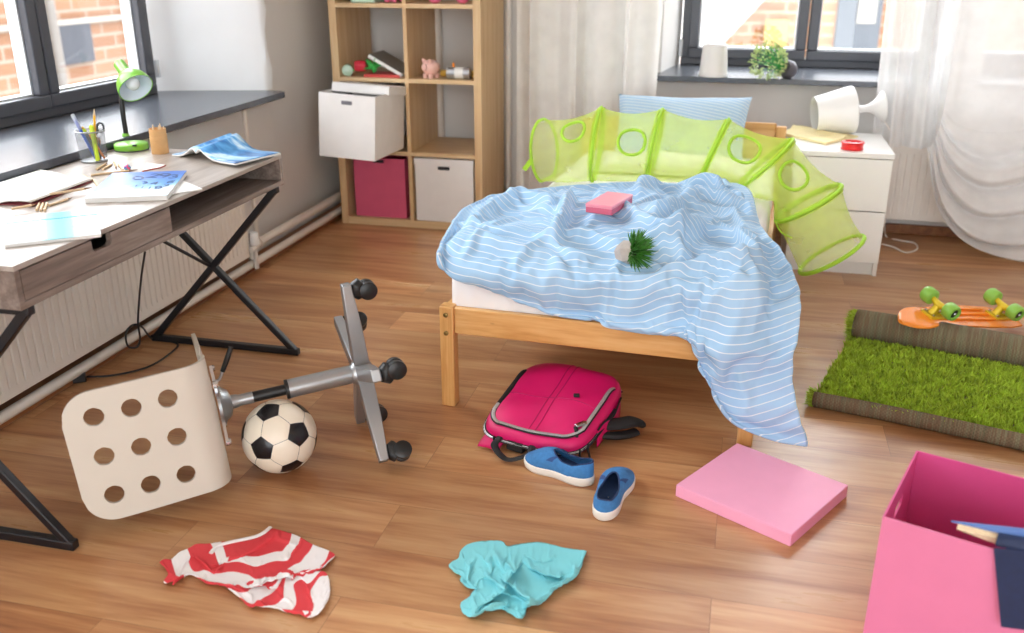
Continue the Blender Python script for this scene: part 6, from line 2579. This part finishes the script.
    for nm, cx_, cy_, r_ in (('handle', 100.5, 127.5, .0115), ('handle', 94.5, 131, .010)):
        q = at(cx_, cy_, y=yc + .02)
        Fz = frame_z(q, (CAM - q).normalized(), RT)
        ring = [Fz @ Vector((r_ * .85 * math.cos(a), r_ * 1.25 * math.sin(a), 0)) for a in np.linspace(0, 2 * PI, 25)[:-1]]
        MB().tube(ring, 0.0032, 8, closed=True).build(nm, 'darkgrey', t)
    for dx in (-.004, .004):
        MB().bar(s0 + RT * dx, inc(0.004 + dx, .018), 0.009, 0.0018, (0, -1, 0)).build('blade', 'chrome', t, smooth=0)
    # kraft pencil tube
    c2 = at(160.5, 153, z=DT)
    t = thing('pencil_tube', 'round kraft cardboard tube of coloured pencils on the desk', 'pencil holder', c2)
    Ft = Matrix.Translation(c2)
    MB().lathe([(0.0275, 0.0), (0.028, 0.002), (0.028, 0.060), (0.0272, 0.0605), (0.0272, 0.082), (0.0262, 0.0825), (0.0258, 0.06), (0.0255, 0.006), (0.001, 0.005)], 40, Ft, cap1=False).build('tube', 'kraft', t, smooth=40)
    for k, (dx, dy, hh) in enumerate(((-.016, .004, .094), (-.004, -.012, .092), (.010, -.006, .095), (.018, .006, .090), (.002, .012, .097))):
        stick('pencil', ['pencil at the left of the kraft tube', 'pencil at the front left of the kraft tube', 'pencil at the front right of the kraft tube', 'pencil at the right of the kraft tube', 'pencil at the back of the kraft tube'][k],
              'pencil', c2 + Vector((dx, dy, .008)), c2 + Vector((dx * 1.15, dy * 1.15, hh)), [('barrel', 'pencil_wood', [(0, .0036), (.86, .0036), (.99, .001), (1, .0005)])], 'pencils in the kraft tube')
    # loose pencils scattered over the desk
    loose = [((96.7, 169.3), (107.3, 162.8), 'short bare wood pencil in front of the mesh cup, left of two'), ((102.9, 169.3), (112.8, 163.6), 'short bare wood pencil in front of the mesh cup, right of two'),
             ((114, 162), (116.6, 168.5), 'short pencil stub standing nearest left of the speckled ball'), ((118.5, 164.5), (124.5, 171.5), 'short white tipped pencil touching the speckled ball'),
             ((91, 175.2), (138, 169.6), 'long bare wood pencil behind the blue planner'), ((82, 175), (96, 181), 'short pencil between the sketchbook and the planner, farther one'), ((94, 180), (100, 188), 'short pencil between the sketchbook and the planner, nearer one'),
             ((50, 197.6), (93, 190.6), 'long bare wood pencil lying beside the sketchbook corner'), ((49, 205.3), (72, 197.6), 'short bare wood pencil just behind the teal notebook'),
             ((36.5, 210), (40, 202), 'leftmost of three pencil stubs bundled behind the teal notebook'), ((40.5, 210.5), (43.5, 202), 'middle of three pencil stubs bundled behind the teal notebook'), ((44.5, 210.5), (47.5, 201.5), 'rightmost of three pencil stubs bundled behind the teal notebook'),
             ((12.5, 212.3), (36.5, 207.6), 'bare wood pencil half hidden under the sketchbook edge'), ((-9, 188), (10.5, 183.6), 'bare wood pencil at the far left of the sketchbook')]
    for k, (p, q, lb) in enumerate(loose):
        a, b = on_desk(*p, .0036), on_desk(*q, .0036)
        up = 0.009 if k in (7, 12) else 0
        a.z += up
        b.z += up
        stick('pencil', lb, 'pencil', a, b, [('barrel', 'pencil_wood', [(0, .0034), (.8, .0034)]), ('lead', 'pencil_lead', [(.8, .0034), (.97, .001), (1, .0004)])], 'loose pencils on the desk')
    # cable from the desk down to an adapter by the skirting
    p = [at(145, 252, x=-1.80), at(141, 280, x=-1.85), at(138, 320, x=-1.90), at(140, 338, x=-1.93), at(137, 347, x=-1.94), at(128, 346, x=-1.95), at(126, 333, x=-1.95), at(133, 325, x=-1.94), at(142, 327, x=-1.93)]
    p += [at(153, 339, z=.006), at(176, 343, z=.005), at(174, 350, z=.005), at(150, 366, z=.005), at(115, 375, z=.005), at(84, 377, z=.006)]
    loop = MB().tube(smooth_curve(p, 8), 0.0035, 8)
    a, b = at(86, 376, z=.02), at(66, 379, z=.02)
    t = thing('power_adapter', 'black plug adapter by the skirting with its cable looping up to the desk', 'adapter', ((a + b) / 2).xy.to_3d())
    loop.build('cable', 'rubber', t)
    MB().bar(a, b, 0.035, 0.032).build('case', 'black_plastic', t, smooth=30, bevel=0.005)
    MB().bar(b, b + (b - a).normalized() * 0.03, 0.020, 0.022).build('plug', 'black_plastic', t, smooth=30, bevel=0.003)
    q = at(84, 368, z=.02)
    MB().box(q.x - .03, q.x + .015, q.y - .018, q.y + .018, 0.003, 0.03).build('socket', 'socket', t, smooth=30, bevel=0.004)


build_desk_things()

# ------------------------------------------------------------------ things in the bookcase
def build_shelf_things():
    z2, z3 = 0.7675, 1.1235
    y0 = SY0
    # glass jar on its side, mouth to the camera
    c = at(347.5, 71, y=y0 + 0.045)
    c.z = z2 + 0.028
    F = frame_z(c, ((CAM - c).x, (CAM - c).y, 0.12))
    t = thing('jar', 'small pale green jar lying on the left shelf with its lid facing out', 'jar', (c.x, c.y, z2))
    MB().lathe([(0.025, -0.07), (0.027, -0.06), (0.027, 0.0)], 28, F).build('glass', 'jar', t)
    MB().lathe([(0.028, 0.0), (0.028, 0.012), (0.024, 0.014), (0.001, 0.013)], 28, F).build('lid', 'jar', t)
    # red and grey books
    b = thing('book', 'red book lying flat on the left shelf under the rose', 'book', (-1.80, y0 + .09, z2))
    MB().box(-1.875, -1.685, y0 + .02, y0 + .17, z2, z2 + .002).build('back_cover', 'red_book', b, smooth=0)
    MB().box(-1.873, -1.687, y0 + .022, y0 + .17, z2 + .002, z2 + .012).build('page_block', 'paper', b, smooth=0)
    MB().box(-1.875, -1.685, y0 + .02, y0 + .17, z2 + .012, z2 + .014).build('front_cover', 'red_book', b, smooth=0)
    MB().box(-1.876, -1.684, y0 + .018, y0 + .0215, z2, z2 + .014).build('spine', 'red_book', b, smooth=0)
    p0, p1 = at(369, 54, y=y0 + .03), at(403, 74, y=y0 + .03)
    x = (p1 - p0)
    F = frame(p0, x, (0, 0, 1))
    L = x.length
    t = thing('book', 'grey covered white book leaning against the bookcase divider', 'book', F.translation, F.to_3x3())
    MB().box(0, L, 0, 0.20, -0.018, -0.0155, F).build('back_cover', 'white_box', t, smooth=0)
    MB().box(0.002, L - .002, 0.0, 0.198, -0.0155, -0.0015, F).build('page_block', 'paper', t, smooth=0)
    MB().box(-.001, L, -0.001, 0.20, -0.0015, 0.0005, F).build('front_cover', 'grey_book', t, smooth=0)
    # silk rose
    a, e = at(353, 70, y=y0 + .045), at(378, 67, y=y0 + .05)
    a.z = max(a.z, z2 + .022)
    t = thing('artificial_rose', 'red artificial rose with green leaves lying on the left shelf', 'flower', (a + e) / 2)
    MB().tube(smooth_curve([a, (a + e) / 2, e], 5), 0.0045, 8).build('stem', 'leaf_green', t)
    fc = at(361, 66, y=y0 + .06)
    m = MB()
    rng = random.Random(5)
    Ff = frame_z(fc - RT * 0.035, RT)
    for k in range(4):
        r0 = 0.012 + 0.0045 * k
        v = []
        rows = []
        for i in range(7):
            z = 0.004 + 0.055 * i / 6
            rows.append([Ff @ Vector((r0 * (0.55 + 0.55 * math.sin(PI * (0.25 + .5 * i / 6))) * (1 + 0.10 * math.sin(5 * an + k)) * math.cos(an), r0 * (0.55 + 0.55 * math.sin(PI * (.25 + .5 * i / 6))) * math.sin(an), z)) for an in np.linspace(0, 2 * PI, 25)[:-1]])
        m.grid(rows, closed_u=True)
    m.build('bloom', 'rose', t, smooth=180)
    lc = at(374, 65, y=y0 + .04)
    for k in range(9):
        an = k * 2 * PI / 9 + .3
        d = (RT * math.cos(an) + Vector((0, 0, 1)) * math.sin(an) + FW * rng.uniform(-.5, .5)).normalized()
        s = d.cross(FW).normalized()
        Lf = rng.uniform(.03, .042)
        c0 = lc + RT * rng.uniform(-.012, .012)
        rows = [[c0 + d * (Lf * f) + s * (w * .011) + FW * (-.004 * math.sin(PI * f)) for w in (-1, 0, 1)] if False else [c0 + d * (Lf * f) + s * (q * 0.013 * math.sin(PI * min(.97, f * .9 + .06))) - FW * (0.004 * (1 - abs(q))) for q in (-1, -.5, 0, .5, 1)] for f in np.linspace(0, 1, 7)]
        for r_ in rows:
            for q in r_:
                q.z = max(q.z, z2 + .016)
        MB().grid(rows).build('leaf', 'leaf_green', t, smooth=180, solid=0.001)
    # piggy bank
    c = at(431, 67.5, y=y0 + .07)
    c.z = z2 + 0.050
    t = thing('piggy_bank', 'round pink ceramic piggy bank on the right shelf', 'piggy bank', (c.x, c.y, z2))
    d = (RT * -0.55 - Vector((0, 1, 0)) * 0.8).normalized()
    side = d.cross(Vector((0, 0, 1)))
    MB().ball(c, 0.042, (1.05, 1.05, .96), 28).build('body', 'pig', t, smooth=180)
    F = frame_z(c + d * 0.040 + Vector((0, 0, .004)), d)
    sn = MB().lathe([(0.016, -0.01), (0.0165, 0.008), (0.013, 0.011), (0.001, 0.0105)], 20, F).build('snout', 'pig', t)
    for s in (-1, 1):
        p = c + d * 0.026 + side * (s * 0.022) + Vector((0, 0, 0.034))
        MB().lathe([(0.012, -0.008), (0.009, 0.006), (0.001, 0.014)], 12, frame_z(p, Vector((0, 0, 1)) + d * .5 + side * s * .5)).build('ear', 'pig', t)
        MB().ball(c + d * 0.041 + side * (s * 0.014) + Vector((0, 0, .018)), 0.0025, n=8).build('eye', 'black_plastic', t)
        for q in (-1, 1):
            p = c + d * (q * 0.020) + side * (s * 0.020)
            MB().lathe([(0.012, 0.0), (0.013, 0.022)], 14, Matrix.Translation((p.x, p.y, z2))).build('leg', 'pig', t)
    tl = [c - d * 0.043 + Vector((0, 0, .005)), c - d * .052 + Vector((0, 0, .012)), c - d * .054 + Vector((0, 0, .002)), c - d * .060 + Vector((0, 0, .008))]
    MB().tube(smooth_curve(tl, 5), 0.003, 8).build('tail', 'pig', t)
    # tin lying down with a mustard pencil box behind, orange candle end
    a, b = at(447.5, 73.5, y=y0 + .05), at(470.5, 74, y=y0 + .05)
    a.z = b.z = z2 + 0.030
    F = frame_z(a, b - a)
    L = (b - a).length
    t = thing('tin', 'silver tin lying on its side on the right shelf', 'tin', (a + b) / 2)
    MB().lathe([(0.024, 0), (0.0285, 0.002), (0.0285, 0.012), (0.0275, 0.013), (0.0275, L - .01), (0.0285, L - .009), (0.0285, L - .002), (0.025, L)], 30, F).build('body', 'tin', t, smooth=30)
    MB().lathe([(0.0278, L * .35), (0.0278, L * .72)], 30, F).build('paper_band', 'paper', t)
    o = MB().bar((a.x - .05, y0 + .10, z2 + .022), (b.x + .022, y0 + .10, z2 + .022), 0.030, 0.028).build('pencil_box', 'gold', None, smooth=30, bevel=0.004)
    tag(o, 'mustard yellow box behind the silver tin', 'box')
    p = at(453.5, 66, y=y0 + .13)
    t = thing('candle', 'tiny orange candle standing behind the silver tin', 'candle', (p.x, p.y, z2))
    MB().lathe([(0.007, 0), (0.007, 0.066), (0.004, 0.070)], 14, Matrix.Translation((p.x, p.y, z2))).build('stick', 'orange', t)
    MB().lathe([(0.001, 0.068), (0.001, 0.076)], 6, Matrix.Translation((p.x, p.y, z2))).build('wick', 'darkgrey', t)
    # upper shelf: only the feet of things show
    o = MB().box(-1.93, -1.80, y0 + .03, y0 + .2, z3, z3 + .20).build('storage_tin', 'jar', None, smooth=30, bevel=0.006)
    tag(o, 'pale green box at the top of the picture on the upper left shelf', 'box')
    p = Vector((-1.70, y0 + .06, z3))
    t = thing('toy_octopus', 'pink soft octopus on the upper left shelf', 'toy', p)
    MB().ball(p + Vector((0, .02, .075)), 0.055, (1, 1, 1.1), 20).build('head', 'pink_toy', t, smooth=180)
    for k in range(8):
        an = 2 * PI * k / 8
        q = [p + Vector((.03 * math.cos(an), .02 + .03 * math.sin(an), .035)), p + Vector((.05 * math.cos(an), .02 + .04 * math.sin(an), .018)), p + Vector((.068 * math.cos(an), .02 + .05 * math.sin(an), .010))]
        MB().tube(smooth_curve(q, 4), [0.011] * 8 + [0.008], 8).build('tentacle', 'pink_toy', t)
    for nm, x, m1, m2, lb in (('toy_figure', -1.50, 'pink_toy', 'purple_toy', 'pink and purple toy ball on the upper right shelf, left one'), ('toy_figure', -1.36, 'pink_toy', 'purple_toy', 'pink and purple toy ball on the upper right shelf, beside the bookcase side')):
        p = Vector((x, y0 + .06, z3 + .038))
        t = thing(nm, lb, 'toy', (p.x, p.y, z3))
        MB().ball(p, 0.038, n=20).build('body', m1, t, smooth=180)
        MB().ball(p + Vector((.018, -.012, .012)), 0.030, n=16).build('spot', m2, t, smooth=180)
        MB().lathe([(0.016, 0), (0.012, 0.02), (0.004, .045)], 14, Matrix.Translation(p + Vector((0, 0, .030)))).build('crown', m2, t)


build_shelf_things()

# ------------------------------------------------------------------ on the bedside cabinet and the far sill
def build_cabinet_things():
    z = NZ + 0.0003
    # open paperback, pages up
    P = [at(781, 134, z=z + .006), at(826, 144, z=z + .006), at(858, 136, z=z + .006), at(800, 125.5, z=z + .006)]
    t = thing('book', 'open pale yellow book lying on the bedside cabinet', 'book', sum(P, Vector()) / 4)
    n = 22
    def leafs(z0, k):
        rows = []
        for i in range(5):
            f = i / 4
            a, b = P[0].lerp(P[1], f), P[3].lerp(P[2], f)
            row = []
            for j in range(n):
                u = j / (n - 1)
                p = a.lerp(b, u)
                row.append(Vector((p.x, p.y, z0 + k * (0.014 * math.exp(-((u - .62) / .10) ** 2) - 0.010 * math.exp(-((u - .66) / .03) ** 2) + 0.010 * (1 if u < .62 else .45)))))
            rows.append(row)
        return rows
    m = MB()
    m.grid(leafs(z + .001, 0.05))
    m.build('cover', 'yellow_page', t, smooth=180, solid=0.0015, soff=0)
    lo, hi = leafs(z + .0022, 0.05), leafs(z + .003, 1.0)
    m = MB().grid(hi)
    m.grid(lo)
    m.grid([lo[0], hi[0]])
    m.grid([lo[-1], hi[-1]])
    m.grid([[r[0] for r in lo], [r[0] for r in hi]])
    m.grid([[r[-1] for r in lo], [r[-1] for r in hi]])
    m.build('pages', 'yellow_page', t, smooth=40)
    # red tape reel
    p = at(852, 149, z=z)
    t = thing('tape_reel', 'small round red reel on the front of the bedside cabinet', 'reel', p)
    F = Matrix.Translation(p)
    MB().lathe([(0.046, 0), (0.048, .003), (0.045, .006), (0.045, 0.024), (0.049, 0.027), (0.049, 0.032), (0.045, 0.034), (0.034, 0.034), (0.032, 0.022), (0.001, 0.021)], 36, F, cap1=False).build('reel', 'red', t, smooth=40)
    MB().lathe([(0.020, 0.021), (0.020, 0.030), (0.012, 0.031), (0.012, 0.022)], 24, F).build('hub', 'red', t, smooth=40)
    # fallen white table lamp: wide-bottomed shade, waisted foot to the right
    a = at(852, 110, z=z + 0.112)
    ax = (RT * 0.97 - FW * 0.05 + Vector((0, 0, 0.10))).normalized()
    F = frame_z(a, ax, (0, 0, 1))
    t = thing('table_lamp', 'white plastic table lamp lying fallen on the bedside cabinet', 'lamp', (a.x, a.y, z))
    prof = [(0.078, -0.172), (0.080, -0.174), (0.110, -0.012), (0.111, 0.0), (0.105, 0.004), (0.030, 0.006)]
    sh = MB().lathe(prof, 48, F, cap0=False, cap1=False).build('shade', 'white_plastic', t, smooth=50)
    MB().lathe([(0.028, 0.004), (0.022, 0.016), (0.016, 0.040), (0.016, 0.060), (0.020, 0.078), (0.032, 0.100), (0.054, 0.124), (0.069, 0.137), (0.071, 0.141), (0.066, 0.143), (0.001, 0.138)], 44, F, cap1=False).build('foot', 'white_plastic', t, smooth=60)
    MB().lathe([(0.014, -0.09), (0.026, -0.07), (0.028, -0.05), (0.014, -0.02), (0.013, 0.004)], 20, F).build('bulb', 'glass_bulb', t)
    c0 = F @ Vector((-0.058, 0, 0.140))
    cord = [c0, at(889, 128, y=c0.y + .02), at(893, 140, y=4.745), at(889, 175, y=4.76), at(885, 215, y=4.78), at(886, 236, z=.006), at(898, 240, z=.005), at(914, 243, z=.005), at(917, 249, z=.005), at(906, 252.5, z=.005), at(893, 247, z=.005), at(882, 244, z=.005)]
    MB().tube(smooth_curve(cord, 8), 0.0035, 8).build('cord', 'cord_white', t)
    # upturned white pot on the sill
    p = at(713, 76, z=ZS)
    t = thing('flower_pot', 'white flower pot upside down on the far window sill', 'pot', p)
    MB().lathe([(0.070, 0), (0.072, .002), (0.072, 0.016), (0.069, 0.018), (0.060, 0.150), (0.056, 0.154), (0.001, 0.154)], 40, Matrix.Translation(p), cap1=False).build('body', 'white_box', t, smooth=40)
    MB().lathe([(0.012, 0.154), (0.050, 0.1555), (0.050, 0.158), (0.012, .158)], 30, Matrix.Translation(p)).build('bottom_ring', 'white_box', t, smooth=40)
    # small plant tipped over, dark round pot behind the leaves
    q = at(787, 69, z=ZS + 0.045)
    t = thing('potted_plant', 'pale leafed plant in a round dark pot tipped over on the far sill', 'plant', (q.x, q.y, ZS))
    ax = (RT * -0.75 - FW * .62).normalized()
    Fp = frame_z(q, ax, (0, 0, 1))
    MB().lathe([(0.018, -0.048), (0.034, -0.040), (0.044, -0.018), (0.045, 0.004), (0.038, 0.026), (0.034, 0.030), (0.032, 0.020)], 30, Fp).build('pot', 'pot_dark', t)
    fc = at(768.5, 63, y=q.y - 0.03)
    fc.z = max(fc.z, ZS + .082)
    rng = random.Random(21)
    m = MB()
    st = MB()
    for k in range(330):
        u = Vector((rng.gauss(0, 1), rng.gauss(0, 1), rng.gauss(0, 1))).normalized()
        r_ = 0.088 * rng.uniform(0.5, 1.0) ** 0.5
        p = fc + u * r_
        p.z = max(p.z, ZS + .004)
        d = (u + Vector((rng.uniform(-.6, .6), rng.uniform(-.6, .6), rng.uniform(-.3, .8)))).normalized()
        s = d.orthogonal().normalized()
        s = (Matrix.Rotation(rng.uniform(0, 6.28), 3, d) @ s)
        L_, w = rng.uniform(.014, .024), rng.uniform(.005, .008)
        nn = d.cross(s)
        m.add([p, p + d * L_ * .45 + s * w + nn * .002, p + d * L_ - nn * .002, p + d * L_ * .45 - s * w + nn * .002], [(0, 1, 2, 3)])
        if k % 5 == 0:
            st.tube([Fp @ Vector((0, 0, 0.03)), (Fp @ Vector((0, 0, 0.03))).lerp(p, .5) + Vector((0, 0, .006)), p], 0.0012, 5)
    lf = m.build('foliage', 'leaf_light', t, smooth=0, solid=0.0008)
    lf['kind'] = 'stuff'
    st.build('stems', 'leaf_green', t)


build_cabinet_things()
# ------------------------------------------------------------------ light and camera
def build_light():
    W = bpy.data.worlds.new('sky')
    SC.world = W
    W.use_nodes = True
    nt = W.node_tree
    nt.nodes.clear()
    # overcast sky, brighter on the side of the windows than behind the camera
    o = nt.nodes.new('ShaderNodeOutputWorld')
    b = nt.nodes.new('ShaderNodeBackground')
    tc = nt.nodes.new('ShaderNodeTexCoord')
    dp = nt.nodes.new('ShaderNodeVectorMath')
    dp.operation = 'DOT_PRODUCT'
    dp.inputs[1].default_value = Vector((-0.35, 0.75, 0.50)).normalized()
    rp = nt.nodes.new('ShaderNodeMapRange')
    rp.interpolation_type = 'SMOOTHSTEP'
    rp.inputs['From Min'].default_value = -0.35
    rp.inputs['From Max'].default_value = 0.75
    rp.inputs['To Min'].default_value = SKY_FRONT
    rp.inputs['To Max'].default_value = SKY_BACK
    nt.links.new(tc.outputs['Generated'], dp.inputs[0])
    nt.links.new(dp.outputs['Value'], rp.inputs['Value'])
    nt.links.new(rp.outputs['Result'], b.inputs['Strength'])
    b.inputs['Color'].default_value = (0.92, 0.962, 1.0, 1)
    nt.links.new(b.outputs[0], o.inputs['Surface'])


SKY_FRONT, SKY_BACK = 4.5, 11.5
build_light()
cam = bpy.data.cameras.new('camera')
co = bpy.data.objects.new('camera', cam)
COL.objects.link(co)
co.location = CAM
Mc = Matrix.Identity(3)
for i, c in enumerate((RT, UP, -FW)):
    Mc[0][i], Mc[1][i], Mc[2][i] = c
co.rotation_euler = Mc.to_euler()
cam.sensor_fit = 'HORIZONTAL'
cam.sensor_width = 36.0
cam.lens = FPX / 1024 * 36.0
cam.clip_start = 0.05
cam.dof.use_dof = True
cam.dof.focus_distance = 2.75
cam.dof.aperture_fstop = 2.4
SC.camera = co
SC.view_settings.view_transform = 'Standard'
SC.view_settings.look = 'None'
SC.view_settings.gamma = 1.0
SC.view_settings.use_curve_mapping = False
SC.view_settings.exposure = 0.08
SC.cycles.use_denoising = True
SC.cycles.max_bounces = 10
SC.cycles.transparent_max_bounces = 24
SC.cycles.sample_clamp_indirect = 8.0
SC.cycles.caustics_reflective = False
SC.cycles.caustics_refractive = False
